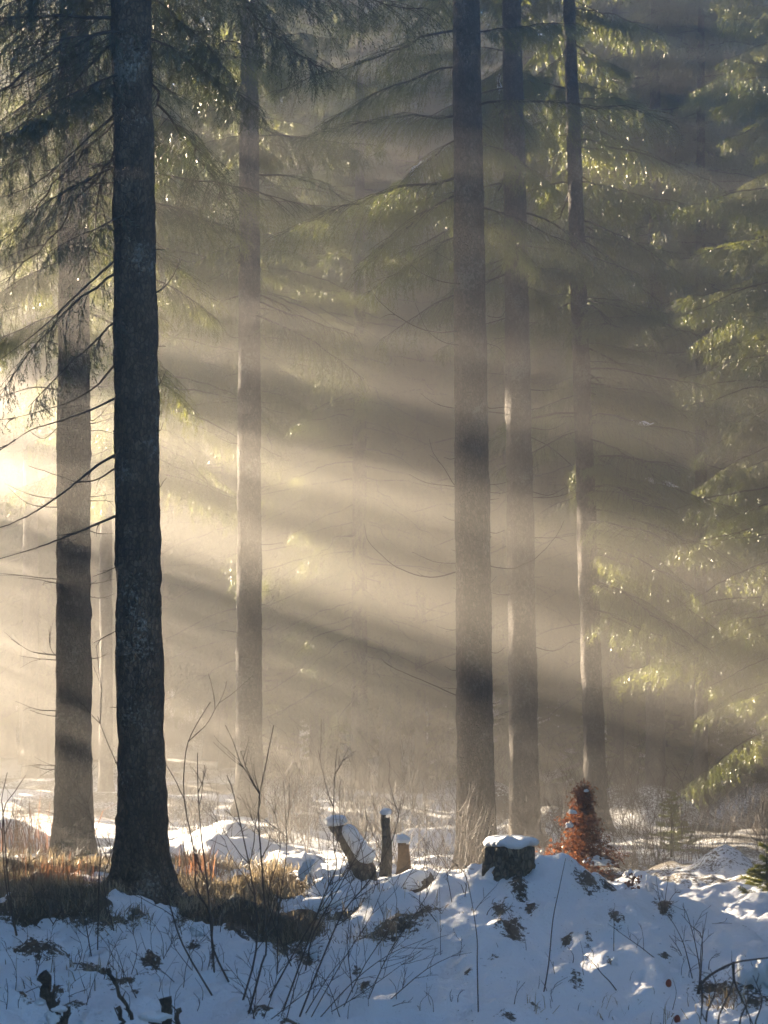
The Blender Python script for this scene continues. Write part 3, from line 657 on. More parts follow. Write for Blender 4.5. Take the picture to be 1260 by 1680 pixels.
# big stump
Y = 17.7; x = X_at(836, Y); z = Z_at(1440, Y)
t = thing('tree_stump', 'wide sawn stump with a flat white snow cap on top of the mound', 'stump', (x, Y, z))
g = Geo(); lathe(g, (0, 0, 0), [(.30, -.35), (.25, -.12), (.215, 0), (.200, .05), (.194, .10), (.190, .17), (.192, .245), (.18, .262), (.10, .27), (.02, .27)], 64, .22, 3.6, 3, ang_amp=.045); g.build('body', M_WOOD, t)
g = Geo(); lathe(g, (0, 0, .262), [(.17, -.004), (.205, .000), (.220, .020), (.214, .044), (.19, .062), (.15, .072), (.08, .078), (.01, .08)], 56, .16, 2.4, 8); g.build('snow_cap', M_SNOW, t)
# leaning broken stump
Y = 20.3
t = thing('broken_stump', 'leaning broken stump, snow lying along its back, left of the two posts', 'stump', at(590, 1425, Y))
g = Geo(); p = [local(at(a, b, Y), t.location) for a, b in ((606, 1480), (596, 1430), (574, 1388), (558, 1364), (549, 1350))]
g.tube(smooth_path(p, 3), np.interp(np.linspace(0, 1, 13), [0, .5, 1], [.125, .092, .075]), 12)
v = g.v[0]; g.v[0] = v + .03 * np.stack([fbm(v[:, 0] * 9, v[:, 1] * 9, v[:, 2] * 9), fbm(v[:, 0] * 9 + 5, v[:, 1] * 9, v[:, 2] * 9), 0 * v[:, 0]], 1)
g.build('body', M_WOOD, t)
g = Geo(); p2 = [local(at(a, b, Y - .13), t.location) for a, b in ((606, 1412), (590, 1390), (574, 1366), (566, 1354))]
g.tube(smooth_path(p2, 4), np.interp(np.linspace(0, 1, 13), [0, .3, .8, 1], [.05, .085, .07, .03]), 10)
blob(g, local(at(551, 1347, Y - .02), t.location), (.115, .12, .055), seed=4); blob(g, local(at(600, 1404, Y - .1), t.location), (.09, .1, .08), seed=9)
g.build('snow_cover', M_SNOW, t)
# two broken posts
def post(px, base, top, Y, r, label, slivers, cap, light):
    t = thing('broken_snag', label, 'stump', at(px, base, Y)); h = (base - top) / F * Y; g = Geo()
    for k, (dx, dy, hh, rr) in enumerate(slivers):
        n = 9; zz = np.linspace(-.15, h * hh, n)
        g.tube(np.stack([dx + .01 * np.sin(zz * 9 + k), dy + 0 * zz, zz], 1), rr * np.interp(zz, [-.15, 0, h * hh], [1.3, 1.1, .8]), 8)
    g.build('body', M_CUT if light else M_WOOD, t)
    g = Geo(); blob(g, (0, 0, h + cap * .45), (cap, cap, cap * .75), seed=int(px), amp=.15, flat=-.55); g.build('snow_cap', M_SNOW, t)
post(633, 1412, 1337, 20.3, .04, 'thin dark split snag with a round snow cap, beside the pale post', [(-.018, 0, 1.0, .030), (.028, .01, .94, .024), (.0, -.02, .55, .034)], .058, False)
post(661, 1436, 1383, 19.6, .06, 'short pale brown broken post with a snow cap, nearest the snow-capped stump', [(-.014, 0, 1.0, .048), (.030, .01, .95, .034)], .066, True)
# snowy fallen log
def snowy_log(path, Y0, Y1, r, label, snow_r, lift):
    n = len(path); P = [at(a, b, Y0 + (Y1 - Y0) * i / (n - 1)) for i, (a, b) in enumerate(path)]
    t = thing('fallen_log', label, 'log', P[0]); p = smooth_path([local(q, P[0]) for q in P], 5); m = len(p)
    g = Geo(); g.tube(p, r * np.interp(np.linspace(0, 1, m), [0, .1, 1], [.8, 1, .9]), 14); g.build('trunk', M_WOOD, t)
    g = Geo(); q = p + np.array([0, 0, lift]); q = q[:, None] 
    rr = snow_r * (1 + .25 * fbm(np.arange(m) * .35, 3.3, 0)) * np.interp(np.linspace(0, 1, m), [0, .08, .92, 1], [.4, 1, 1, .4])
    g.tube(q[:, 0], rr, 14); v = g.v[0]; d = v - np.repeat(q[:, 0], 14, axis=0); d[:, 2] *= .62
    g.v[0] = np.repeat(q[:, 0], 14, axis=0) + d * (1 + .45 * fbm(v[:, 0] * 6, v[:, 1] * 6, v[:, 2] * 6))[:, None]
    g.build('snow_cover', M_SNOW, t)
snowy_log([(462, 1520), (520, 1492), (580, 1480), (640, 1462), (705, 1443)], 18.0, 18.9, .085, 'long snow-covered log rising toward the pale broken post', .105, .05)
# lumps of snow
snow_lump(505, 1425, 19.2, (.05, .06, .085), 'ragged white snow clump hanging on twigs in front of the leaning stump', seed=3, extra=((-.05, -.05, (.035, .04, .06)), (.06, .06, (.03, .03, .03)), (.02, -.12, (.03, .03, .05))))
snow_lump(537, 1448, 19.0, (.035, .04, .05), 'small snow clump on twigs just below the ragged one', seed=6)
snow_lump(1030, 1436, None, (.045, .05, .04), 'snow blob on a small orange tuft right of the orange sapling', seed=8, extra=((.03, .02, (.03, .03, .02)),))
snow_lump(1066, 1452, None, (.035, .05, .075), 'upright cone of snow on the crest right of the orange tuft', seed=11)
snow_lump(1008, 1583, None, (.035, .05, .05), 'small bright peak of snow caught on a bent leaf in the foreground', seed=12, extra=((.02, -.02, (.06, .05, .03)), (-.03, -.03, (.04, .04, .025))))
snow_lump(325, 1532, None, (.05, .06, .05), 'snow clump on a twig at the lower edge of the dry grass', seed=13, extra=((-.03, .05, (.03, .03, .03)), (.05, -.06, (.05, .05, .05))))
snow_lump(1245, 1605, None, (.14, .20, .17), 'large sunlit snow lump at the lower right edge beside dark branches', seed=14, extra=((-.09, -.06, (.10, .13, .09)),))
snow_lump(516, 1568, None, (.03, .03, .07), 'narrow snow clump clinging to a leaning sapling stem', seed=16, extra=((.03, -.06, (.025, .025, .05)),))
for (px, py), lab in [((1122, 684), 'bluish snow strip lying on a spray right of the leaning trunk'), ((1060, 830), 'small snow strip on the lower sprays right of the leaning trunk'), ((1030, 120), 'snow strip on a high dark bough right of the leaning trunk'), ((820, 110), 'small snow strip on a bough between the two thick right trunks, near the top'),
                      ((700, 250), 'snow strip on a bough left of the thick trunk, high up')]:
    best = min(BOUGHS, key=lambda q: (q[0] - px) ** 2 + (q[1] - py) ** 2); w = best[2]; g = Geo(); m = len(w); o = w[0]
    g.tube(smooth_path(w - o + np.array([0, 0, .035]), 3), .035 * (1 + .5 * np.sin(np.arange(3 * (m - 1) + 1) * 1.3)) * np.interp(np.arange(3 * (m - 1) + 1), [0, 2, 3 * m - 6, 3 * m - 3], [.3, 1, .9, .2]), 7)
    v = g.v[0]; v += .02 * np.stack([fbm(v[:, 0] * 14, v[:, 1] * 14, v[:, 2] * 14), 0 * v[:, 0], fbm(v[:, 0] * 14 + 7, v[:, 1] * 14, v[:, 2] * 14)], 1)
    ob = g.build('snow_strip', M_SNOW); ob.location = o; tag(ob, lab, 'snow')
# ------------------------------------------------------------------ orange beech sapling, young spruces
def leaves(n, centres, size, seed, droop=.5):
    """small pointed leaves as folded quads, returns verts, faces (n,4)"""
    g = np.random.default_rng(seed); c = centres; d = g.normal(0, 1, (n, 3)); d[:, 2] -= droop; d /= np.linalg.norm(d, axis=1)[:, None]
    s = np.cross(d, g.normal(0, 1, (n, 3))); s /= np.linalg.norm(s, axis=1)[:, None] + 1e-9; up = np.cross(d, s)
    l = size * g.uniform(.7, 1.3, n)[:, None]; w = l * .32
    v = np.stack([c, c + d * l * .5 + s * w + up * l * .08, c + d * l, c + d * l * .5 - s * w + up * l * .08], 1).reshape(-1, 3)
    return v, np.arange(n * 4).reshape(-1, 4)
Y = 19.2; t = thing('beech_sapling', 'young beech with withered orange-brown leaves and snow on it, right of the stump', 'sapling', at(957, 1430, Y))
g = Geo(); H = .80; g.tube([(0, 0, -.15), (.005, 0, .2), (-.004, 0, .45), (.012, 0, .72), (.015, 0, H)], [.012, .011, .008, .005, .002], 6)
cs = []
for k in range(46):
    zz = H * (k / 46) ** .85 * .96; L = (.37 * (1 - zz / H) ** .9 + .03) * random.uniform(.5, 1.25); az = k * 2.4; up = random.uniform(-.05, .35)
    p = np.array([(0, 0, zz), (math.cos(az) * L * .5, math.sin(az) * L * .5, zz + L * .5 * up), (math.cos(az) * L, math.sin(az) * L, zz + L * (up - .25))])
    g.tube(p, [.004, .003, .0015], 4)
    m = int(30 + L * 380); u = np.random.default_rng(k).uniform(.1, 1.05, m)
    q = np.stack([np.interp(u, [0, .5, 1], p[:, c]) for c in range(3)], 1) + np.random.default_rng(k + 99).normal(0, .028, (m, 3)); cs.append(q)
g.build('stem', M_SHRUB, t); cs = np.concatenate(cs); v, f = leaves(len(cs), cs, .034, 4)
lf = mesh_obj('leaves', v, f, M_BEECH, t, False); point_attr(lf, 'tint', np.repeat(np.random.default_rng(3).uniform(0, 1, len(cs)), 4))
for px, py, r, lab in [(980, 1414, (.11, .09, .045), 'large snow patch on the lowest leaves of the orange sapling'), (934, 1354, (.03, .04, .034), 'lower of two round snow clumps on the left of the orange sapling'), (939, 1333, (.036, .04, .02), 'upper of two snow clumps on the left of the orange sapling'),
                       (962, 1298, (.018, .02, .014), 'tiny snow clump near the tip of the orange sapling')]:
    snow_lump(px, py, Y - .14, r, lab, seed=px)
t = thing('beech_tuft', 'small tuft of orange leaves under a snow blob on the crest', 'tuft', at(1038, 1446, 18.05)); cs = np.random.default_rng(8).normal(0, .035, (60, 3)); v, f = leaves(60, cs, .04, 5)
lf = mesh_obj('leaves', v, f, M_BEECH, t, False); point_attr(lf, 'tint', np.repeat(np.random.default_rng(2).uniform(0, 1, 60), 4))
def young(px, base, Y, H, Rm, label, mat, seed, protos):
    random.seed(seed); x, y, z = at(px, base, Y); t = thing('young_spruce', label, 'sapling', (x, y, z))
    g = Geo(); g.tube([(0, 0, -.2), (0, 0, H * .5), (0, 0, H)], [.018, .012, .003], 6); g.build('trunk', M_TWIG, t); lv = []; zz = .04
    while zz < H:
        L = Rm * (1 - zz / H) + .06
        for k in range(5): lv.append(((0, 0, zz + random.uniform(-.03, .03)), random.uniform(0, 6.28), .25 + random.uniform(-.2, .2), L * random.uniform(.7, 1.1), protos, 1))
        zz += .085
    return crown('crown', t, lv, [mat, M_TWIG])
TINY = [make_bough(600 + i, 2.4, .26, .10, .036, .010, hang=.15, sag=.08) for i in range(3)]
young(1258, 1480, 18.6, .48, .24, 'small bright green spruce seedling at the right edge behind the snow crest', M_YOUNG_LIT, 4, TINY)
young(1102, 1400, 29.0, .85, .38, 'small dark spruce among twigs behind the orange tuft', M_NEEDLE, 5, TINY)

# ------------------------------------------------------------------ bare shrubs and saplings
def grow(g, p0, d, L, r, depth, rnd, mi=0):
    n = max(3, int(L / .05)); n = min(n, 10); p = [np.array(p0, float)]; d = np.array(d, float); d /= np.linalg.norm(d)
    for i in range(n):
        d = d + np.array([rnd.gauss(0, .10), rnd.gauss(0, .10), rnd.gauss(.03, .06)]); d /= np.linalg.norm(d); p.append(p[-1] + d * L / n)
    p = np.array(p); g.tube(p, np.linspace(r, max(.0012, r * .45), n + 1), 4 if r < .004 else 5, mi)
    if depth > 0:
        for k in range(rnd.choice((1, 2, 2, 3))):
            i = rnd.randrange(max(1, n // 3), n + 1); dd = p[i] - p[i - 1]; dd /= np.linalg.norm(dd)
            s = np.array([rnd.gauss(0, 1), rnd.gauss(0, 1), rnd.gauss(.2, .5)]); s -= dd * s.dot(dd); s /= np.linalg.norm(s) + 1e-9
            a = rnd.uniform(.4, .8); grow(g, p[i], dd * math.cos(a) + s * math.sin(a), L * rnd.uniform(.3, .6), r * .6, depth - 1, rnd)
def traced_shrub(name, label, cat, stems, twigs=4, r=.0075, seed=0, spread=.25, group=None, mat=None, Y=None, part='stem'):
    """stems: pixel paths, the first pixel of each stands on the ground; side twigs grow at random"""
    rnd = random.Random(seed); t = None
    for path in stems:
        y0 = Y or Y_of(*path[0]); dep = rnd.uniform(-spread, spread); n = len(path)
        P = [at(a, b, y0 + dep * i / (n - 1)) for i, (a, b) in enumerate(path)]
        if t is None: t = thing(name, label, cat, P[0], group)
        p = smooth_path([local(q, t.location) for q in P], 3); p = np.vstack([p[0] + (p[0] - p[1]) * .3 + np.array([0, 0, -.04]), p]); m = len(p)
        g = Geo(); g.tube(p, np.linspace(r, r * .32, m), 6)
        Ls = np.linalg.norm(p[-1] - p[0])
        for k in range(twigs):
            i = rnd.randrange(m // 3, m - 1); d = p[i + 1] - p[i]; d /= np.linalg.norm(d); sd = rnd.choice((-1, 1))
            s = np.array([sd * rnd.uniform(.6, 1), rnd.gauss(0, .5), .3]); s -= d * s.dot(d); s /= np.linalg.norm(s); a = rnd.uniform(.4, .75)
            grow(g, p[i], d * math.cos(a) + s * math.sin(a), Ls * rnd.uniform(.10, .30), r * .42, 1, rnd)
        g.build(part, mat or M_SHRUB, t)
    return t
S = traced_shrub
S('bare_sapling', 'tall bare sapling just right of the dark trunk, forking high against the mist', 'sapling', [[(380, 1620), (350, 1557), (347, 1503), (322, 1457), (319, 1400), (302, 1310), (305, 1233), (320, 1193), (345, 1152)], [(352, 1600), (340, 1450), (330, 1370), (325, 1300), (324, 1235)]], 5, .0085, 1)
S('bare_sapling', 'bare sapling crossing the front of the dark trunk, leaning left', 'sapling', [[(352, 1640), (300, 1550), (277, 1480), (247, 1397), (207, 1290), (175, 1215), (160, 1175)]], 6, .008, 2)
S('bare_sapling', 'thick bare sapling rising straight to a pointed tip, centre of the foreground clump', 'sapling', [[(408, 1664), (430, 1580), (437, 1554), (432, 1450), (424, 1330), (435, 1260), (449, 1190)], [(396, 1650), (420, 1560), (418, 1470), (385, 1310), (372, 1272)]], 6, .0095, 3)
S('bare_sapling', 'long bare sapling sweeping right up to the pale post', 'sapling', [[(490, 1672), (530, 1570), (563, 1497), (607, 1443), (645, 1375), (657, 1318)], [(440, 1640), (490, 1550), (540, 1470), (590, 1400)]], 5, .008, 4)
S('bare_sapling', 'bare sapling with a small fork at its tip in front of the leaning stump', 'sapling', [[(462, 1665), (500, 1560), (530, 1473), (552, 1423), (547, 1383), (548, 1293), (553, 1228)], [(500, 1600), (515, 1530), (560, 1450), (600, 1370), (598, 1318)]], 6, .0075, 5)
S('bare_sapling', 'slim bare sapling with a wavy stem between fading trunk and leaning stump', 'sapling', [[(455, 1600), (457, 1495), (470, 1400), (468, 1330), (465, 1280)], [(480, 1590), (440, 1480), (460, 1390), (445, 1310)]], 5, .006, 6)
S('bare_sapling', 'bare sapling at the left picture edge with paired forks', 'sapling', [[(30, 1545), (15, 1463), (5, 1333), (3, 1310), (12, 1267)], [(28, 1540), (8, 1440), (5, 1335), (25, 1298), (42, 1272)]], 3, .007, 7)
S('bare_shrub', 'thorny bare shrub in the dry grass between the two left trunks', 'shrub', [[(160, 1560), (163, 1433), (165, 1397), (150, 1345), (141, 1305)], [(150, 1570), (135, 1480), (128, 1430)], [(190, 1540), (170, 1450), (182, 1400), (175, 1360)]], 6, .006, 8)
S('bare_shrub', 'low tangle of bare twigs among the dry grass near the left edge', 'shrub', [[(90, 1520), (60, 1470), (45, 1420), (80, 1400)], [(80, 1530), (100, 1480), (20, 1470)], [(70, 1525), (40, 1500), (25, 1440)]], 7, .005, 9)
S('bare_shrub', 'fan of thin bare stems low in the middle foreground snow', 'shrub', [[(520, 1675), (580, 1610), (640, 1565), (700, 1540)], [(510, 1670), (560, 1580), (610, 1500), (640, 1420)], [(530, 1668), (600, 1625), (690, 1560)], [(470, 1672), (490, 1600), (520, 1530)], [(500, 1665), (540, 1600), (575, 1560)]], 5, .005, 10)
S('bare_shrub', 'cluster of thin twigs at the lower edge of the dry grass under the dark trunk', 'shrub', [[(330, 1610), (290, 1560), (270, 1520)], [(300, 1630), (310, 1570), (350, 1520)], [(260, 1600), (240, 1560), (230, 1530)], [(290, 1615), (262, 1590), (215, 1560)], [(345, 1600), (352, 1560), (340, 1520)]], 5, .004, 11)
S('dry_stalk', 'tall dark stalk leaning right in front of the mound, tip before the orange sapling', 'stalk', [[(890, 1640), (900, 1583), (907, 1510), (917, 1460), (928, 1408)]], 0, .0065, 12, .1)
S('dry_stalk', 'thin wavy stalk standing left of the snow-capped stump', 'stalk', [[(785, 1674), (783, 1580), (783, 1543), (777, 1497), (768, 1450), (760, 1422)]], 2, .0055, 13, .1)
S('dry_stalk', 'hair-thin upright stalk on the snow left of the wavy one', 'stalk', [[(723, 1570), (722, 1500), (721, 1448)]], 0, .003, 14, .05)
S('bare_shrub', 'open dark shrub with forked stems in the right foreground snow', 'shrub', [[(1147, 1617), (1150, 1560), (1152, 1543), (1160, 1497)], [(1137, 1610), (1125, 1560), (1118, 1540), (1105, 1515), (1093, 1500)], [(1150, 1600), (1140, 1545), (1127, 1500), (1120, 1487)], [(1149, 1612), (1152, 1540), (1135, 1520), (1118, 1500)], [(1130, 1600), (1115, 1560), (1098, 1535)]], 3, .005, 15)
S('fallen_twig', 'long straight twig lying aslant on the right foreground snow', 'twig', [[(1078, 1575), (1050, 1553), (1027, 1537), (997, 1515)]], 1, .0045, 16, .1)
S('fallen_twig', 'dark forked twig leaning left low in the snow below the straight one', 'twig', [[(1013, 1627), (1000, 1610), (987, 1597), (972, 1578), (958, 1565)]], 2, .006, 17, .1)
S('dry_stalk', 'upright stalk with a kinked tip right of the tall dark stalk', 'stalk', [[(1007, 1567), (1007, 1535), (1007, 1510), (1000, 1494)]], 1, .004, 18, .05)
S('dark_branch', 'thick dark branch arching out of the snow at the lower right', 'branch', [[(1147, 1618), (1165, 1600), (1203, 1580), (1247, 1573), (1275, 1570)], [(1150, 1610), (1152, 1640), (1150, 1672)], [(1203, 1580), (1205, 1610), (1220, 1645), (1235, 1680)]], 4, .010, 19, .15, Y=12.3)
S('dark_branch', 'dark crooked twigs over straw at the lower right corner', 'branch', [[(1180, 1665), (1200, 1620), (1205, 1590)], [(1215, 1670), (1235, 1630), (1262, 1640)], [(1160, 1660), (1175, 1620), (1165, 1590)], [(1240, 1675), (1250, 1640), (1235, 1600)]], 4, .006, 20, .15, Y=12.0)
S('bramble', 'arching bramble canes over the dark hole in the mound below the stump', 'bramble', [[(795, 1512), (805, 1490), (830, 1488), (850, 1505), (858, 1530)], [(800, 1510), (820, 1492), (845, 1497), (868, 1520)], [(812, 1525), (822, 1498), (838, 1490)], [(835, 1530), (838, 1505), (828, 1490)]], 4, .004, 21, .1)
S('bramble', 'drooping bramble canes on the left flank of the mound', 'bramble', [[(745, 1500), (738, 1460), (735, 1430), (760, 1418), (772, 1440)], [(760, 1490), (765, 1440), (745, 1420), (728, 1440)], [(750, 1470), (780, 1465), (810, 1460)], [(700, 1520), (688, 1480), (690, 1455), (668, 1453)], [(716, 1512), (690, 1480), (670, 1465)]], 4, .0045, 22, .15)
S('bare_shrub', 'twiggy shrub around the leaning stump and the two posts', 'shrub', [[(600, 1440), (590, 1380), (565, 1330)], [(640, 1420), (612, 1370), (600, 1335)], [(560, 1440), (585, 1400), (620, 1360)], [(620, 1430), (640, 1370), (655, 1330), (640, 1300)], [(690, 1440), (700, 1400), (695, 1370)], [(580, 1440), (560, 1400), (550, 1370)]], 6, .0045, 23, .3, Y=19.9)
S('bare_shrub', 'dead twig tuft in a dark hole on the crest right of the orange tuft', 'shrub', [[(1090, 1500), (1092, 1470), (1096, 1440), (1096, 1412)], [(1088, 1500), (1080, 1465), (1076, 1435)], [(1092, 1498), (1100, 1475), (1112, 1460)], [(1090, 1500), (1100, 1485), (1106, 1478)]], 3, .004, 24, .1)
S('bare_shrub', 'thin twigs rising from the snow at the left of the foreground, above the stubs', 'shrub', [[(10, 1660), (13, 1630), (10, 1605)], [(140, 1655), (150, 1620), (160, 1595)], [(205, 1600), (195, 1570), (187, 1545)], [(225, 1640), (205, 1600), (180, 1560)]], 2, .004, 25, .1)
# thick broken stubs close to the camera, lower left
def stub(paths, Y, r, label, seed, snow=None):
    K = 13.3 / Y; Y = 13.3; r = [q * K for q in r]; t = None; rnd = random.Random(seed)
    for k, path in enumerate(paths):
        P = [at(a, b, Y) for a, b in path]
        if t is None: t = thing('branch_stub', label, 'stub', P[0])
        p = smooth_path([local(q, t.location) for q in P], 4); m = len(p); g = Geo()
        rad = r[k] * (1 + .12 * np.sin(np.arange(m) * 1.7 + k)); rad[-2:] *= 1.2
        p = p + np.random.default_rng(seed + k).normal(0, .006, p.shape); g.tube(p, rad, 9)
        for q in range(2):
            i = rnd.randrange(m // 3, m - 2); grow(g, p[i], (rnd.uniform(-1, 1), rnd.uniform(-.4, .4), rnd.uniform(.2, .8)), rnd.uniform(.05, .14), rad[i] * .4, 0, rnd)
        g.build('stem', M_STUB, t)
    if snow:
        g = Geo()
        for a, b, q in snow: blob(g, local(at(a, b, Y - .01), t.location), np.array(q) * K * np.array([1, 1, .7]), seed=a)
        g.build('snow_cap', M_SNOW, t)
stub([[(98, 1730), (92, 1665), (78, 1630), (70, 1600)], [(104, 1730), (106, 1680), (110, 1655)]], 8.6, (.022, .013), 'thick broken dark stub with snow on it at the lower left corner', 1, [(66, 1645, (.02, .02, .022)), (98, 1655, (.035, .03, .02)), (88, 1670, (.03, .03, .05))])
stub([[(276, 1740), (274, 1670), (272, 1640)], [(284, 1735), (290, 1670), (292, 1658)]], 9.0, (.022, .010), 'short broken stub with a knobbed top, second from the lower left corner', 2, [(255, 1668, (.07, .06, .03))])
stub([[(200, 1695), (198, 1670), (193, 1655)]], 9.6, (.010,), 'tiny snapped stub between the two thick stubs', 3)
stub([[(218, 1672), (202, 1640), (188, 1610), (178, 1590)]], 10.8, (.010,), 'straight broken stick leaning left out of the snow', 5)
# loose stalks poking through the snow
rnd = random.Random(31)
for i in range(95):
    px, py = rnd.uniform(20, 1255), rnd.uniform(1560, 1674); h = rnd.uniform(14, 62); h = h * (1.5 if px < 620 else 1)
    S('dry_stalk', 'thin dry stalk poking up through the foreground snow', 'stalk', [[(px, py), (px + rnd.uniform(-6, 6), py - h * .5), (px + rnd.uniform(-.45, .45) * h, py - h * rnd.uniform(.75, 1))]], rnd.choice((0, 0, 1, 2)), rnd.uniform(.0022, .004), 100 + i, .08, 'dry stalks poking through the foreground snow')
for i in range(40):
    px, py = rnd.uniform(30, 1250), rnd.uniform(1500, 1668); l = rnd.uniform(15, 55); a = rnd.uniform(-.5, .5)
    S('fallen_twig', 'small dead twig lying on the foreground snow', 'twig', [[(px, py), (px + l * .5, py - l * .5 * a - 2), (px + l, py - l * a)]], rnd.choice((0, 1, 1, 2)), rnd.uniform(.0025, .0045), 300 + i, .1, 'small dead twigs lying on the foreground snow')
S('bare_shrub', 'tangle of thin bare twigs round the foot of the leaning stump and the log', 'shrub', [[(520, 1500), (540, 1450), (530, 1400)], [(560, 1500), (575, 1450), (600, 1420)], [(610, 1470), (625, 1420), (618, 1370)], [(650, 1470), (680, 1420), (690, 1380)], [(540, 1490), (510, 1440), (500, 1400)], [(590, 1490), (570, 1430), (580, 1380)], [(700, 1470), (720, 1430), (745, 1400)]], 7, .004, 61, .3)
S('bare_shrub', 'dense low twigs in the snow left of the foreground saplings', 'shrub', [[(120, 1600), (135, 1560), (120, 1520)], [(170, 1610), (180, 1570), (200, 1530)], [(215, 1600), (225, 1560), (215, 1520)], [(60, 1600), (70, 1560), (90, 1530)], [(260, 1590), (280, 1550), (300, 1515)]], 6, .004, 62, .2)
S('bare_shrub', 'thin leaning bare stems crossing in front of the log, right of the sapling clump', 'shrub', [[(600, 1650), (640, 1560), (700, 1470), (720, 1400)], [(560, 1660), (600, 1580), (650, 1500), (640, 1430)], [(640, 1640), (700, 1590), (760, 1560)], [(580, 1640), (570, 1540), (585, 1450)]], 6, .005, 71, .2)
S('bare_shrub', 'low bushy twigs at the bottom edge under the sapling clump', 'shrub', [[(420, 1678), (400, 1620), (370, 1580)], [(430, 1678), (450, 1620), (460, 1560)], [(415, 1676), (420, 1610), (400, 1560)], [(440, 1676), (500, 1630), (545, 1600)], [(560, 1676), (540, 1620), (520, 1590)]], 7, .0045, 72, .2)
S('bare_shrub', 'wispy bare twigs standing in the grass right of the dark trunk', 'shrub', [[(400, 1540), (395, 1470), (410, 1400)], [(430, 1545), (445, 1480), (440, 1420)], [(360, 1540), (365, 1480), (350, 1430)], [(300, 1540), (290, 1490), (305, 1440)]], 7, .004, 73, .3)
# fallen leaves
for px, py, lab in [(1097, 1613, 'round red-brown leaf standing in the right foreground snow'), (1111, 1672, 'red-brown leaf at the bottom edge near the lower right')]:
    Y = Y_of(px, py + 6); g = Geo(); a = np.linspace(0, 6.283, 13)[:-1]; q = np.stack([.022 * np.cos(a), .008 * np.sin(a * 2), .030 * np.sin(a)], 1)
    g.add(np.vstack([q, [(0, -.008, 0)], q + (0, .002, 0)]), [(k, (k + 1) % 12, 12) for k in range(12)] + [tuple(13 + k for k in range(12))]); ob = g.build('fallen_leaf', M_LEAF); ob.location = at(px, py, Y - .02); tag(ob, lab, 'leaf')

# thicket behind the mound: a few shrubs grown once, then copied
def thicket_proto(seed, H, n, fan):
    rnd = random.Random(seed); t = thing('bare_shrub', 'x', 'shrub'); g = Geo()
    for k in range(n):
        az = rnd.uniform(0, 6.28); a = rnd.uniform(0, fan)
        grow(g, (rnd.gauss(0, .15), rnd.gauss(0, .15), -.05), (math.cos(az) * math.sin(a), math.sin(az) * math.sin(a), math.cos(a)), H * rnd.uniform(.5, 1.1), .0055, 2, rnd)
    g.build('stems', M_SHRUB, t); return t
TH_P = [thicket_proto(41, 1.5, 12, .5), thicket_proto(42, 1.0, 16, .9), thicket_proto(43, 2.2, 9, .35), thicket_proto(44, .8, 18, 1.1)]
rnd = random.Random(66); tused = set()
def place_shrub(k, px, Y, label, group, sc):
    p = TH_P[k]; t = p if k not in tused else copy_tree(p); tused.add(k); x = X_at(px, Y)
    t.location = (x, Y, gz(x, Y)); t.rotation_euler = (0, 0, rnd.uniform(0, 6.28)); t.scale = (sc, sc, sc); tag(t, label, 'shrub', group)
for i in range(58):
    place_shrub(rnd.choice((0, 1, 1, 3, 3)), rnd.uniform(860, 1285), rnd.uniform(24, 44), 'bare twiggy shrub in the dim hollow behind the snow crest, right of the stump', 'bare shrubs in the hollow right of the stump', rnd.uniform(.45, .95))
for i in range(52):
    place_shrub(rnd.choice((1, 3, 1, 0)), rnd.uniform(430, 850), rnd.uniform(24, 48), 'bare twiggy shrub in the mist behind the leaning stump', 'bare shrubs in the mist behind the leaning stump', rnd.uniform(.5, 1.0))
for i in range(12):
    place_shrub(rnd.choice((1, 3)), rnd.uniform(-10, 400), rnd.uniform(21.5, 34), 'thin shrub glowing in the bright mist by the left trunks', 'thin shrubs by the left trunks', rnd.uniform(.4, .9))

for o in [q for q in scene.objects if q.parent is None and q.get('label') == 'x']:      # kinds that were never set out
    for ch in list(o.children): bpy.data.objects.remove(ch)
    bpy.data.objects.remove(o)

# ------------------------------------------------------------------ dry grass (uncountable) and bracken
def blades(bx, by, hmin, hmax, wid, seed, lean=.9):
    g = np.random.default_rng(seed); n = len(bx); bz = ground(bx, by) - .015
    h = g.uniform(hmin, hmax, n) * g.choice([.5, .8, 1, 1.3], n); az = g.uniform(0, 6.283, n); ln = np.abs(g.normal(0, lean, n)).clip(0, 1.7)
    o = np.stack([bx, by, bz], 1); d = np.stack([np.cos(az), np.sin(az), 0 * az], 1); s = np.stack([-np.sin(az), np.cos(az), 0 * az], 1)
    a2 = g.uniform(0, 6.283, n); s = s * np.cos(a2)[:, None] + d * np.sin(a2)[:, None]
    up = np.array([0, 0, 1.0])
    m1 = o + d * (h * .30 * ln)[:, None] + up * (h * .62 * np.cos(ln * .45))[:, None]; tip = o + d * (h * .85 * ln)[:, None] + up * (h * np.cos(ln * .75).clip(.05))[:, None]
    w = (wid * g.uniform(.6, 1.4, n))[:, None]
    v = np.stack([o - s * w * .5, o + s * w * .5, m1 - s * w * .4, m1 + s * w * .4, tip], 1).reshape(-1, 3)
    b = np.arange(n)[:, None] * 5; f = np.concatenate([b + np.array([[0, 1, 3]]), b + np.array([[0, 3, 2]]), b + np.array([[2, 3, 4]])])
    return v, f
g0 = np.random.default_rng(17); n = 120000
bx, by = g0.uniform(-4.6, -.3, n), g0.uniform(15.3, 24.5, n)
keep = grass_mask(bx, by) * np.clip(.6 + 1.1 * fbm(bx * 2.6, by * 2.6, 2.2, 3), .06, 1) > g0.uniform(0, 1, n); bx, by = bx[keep], by[keep]
ex, ey = [bx], [by]
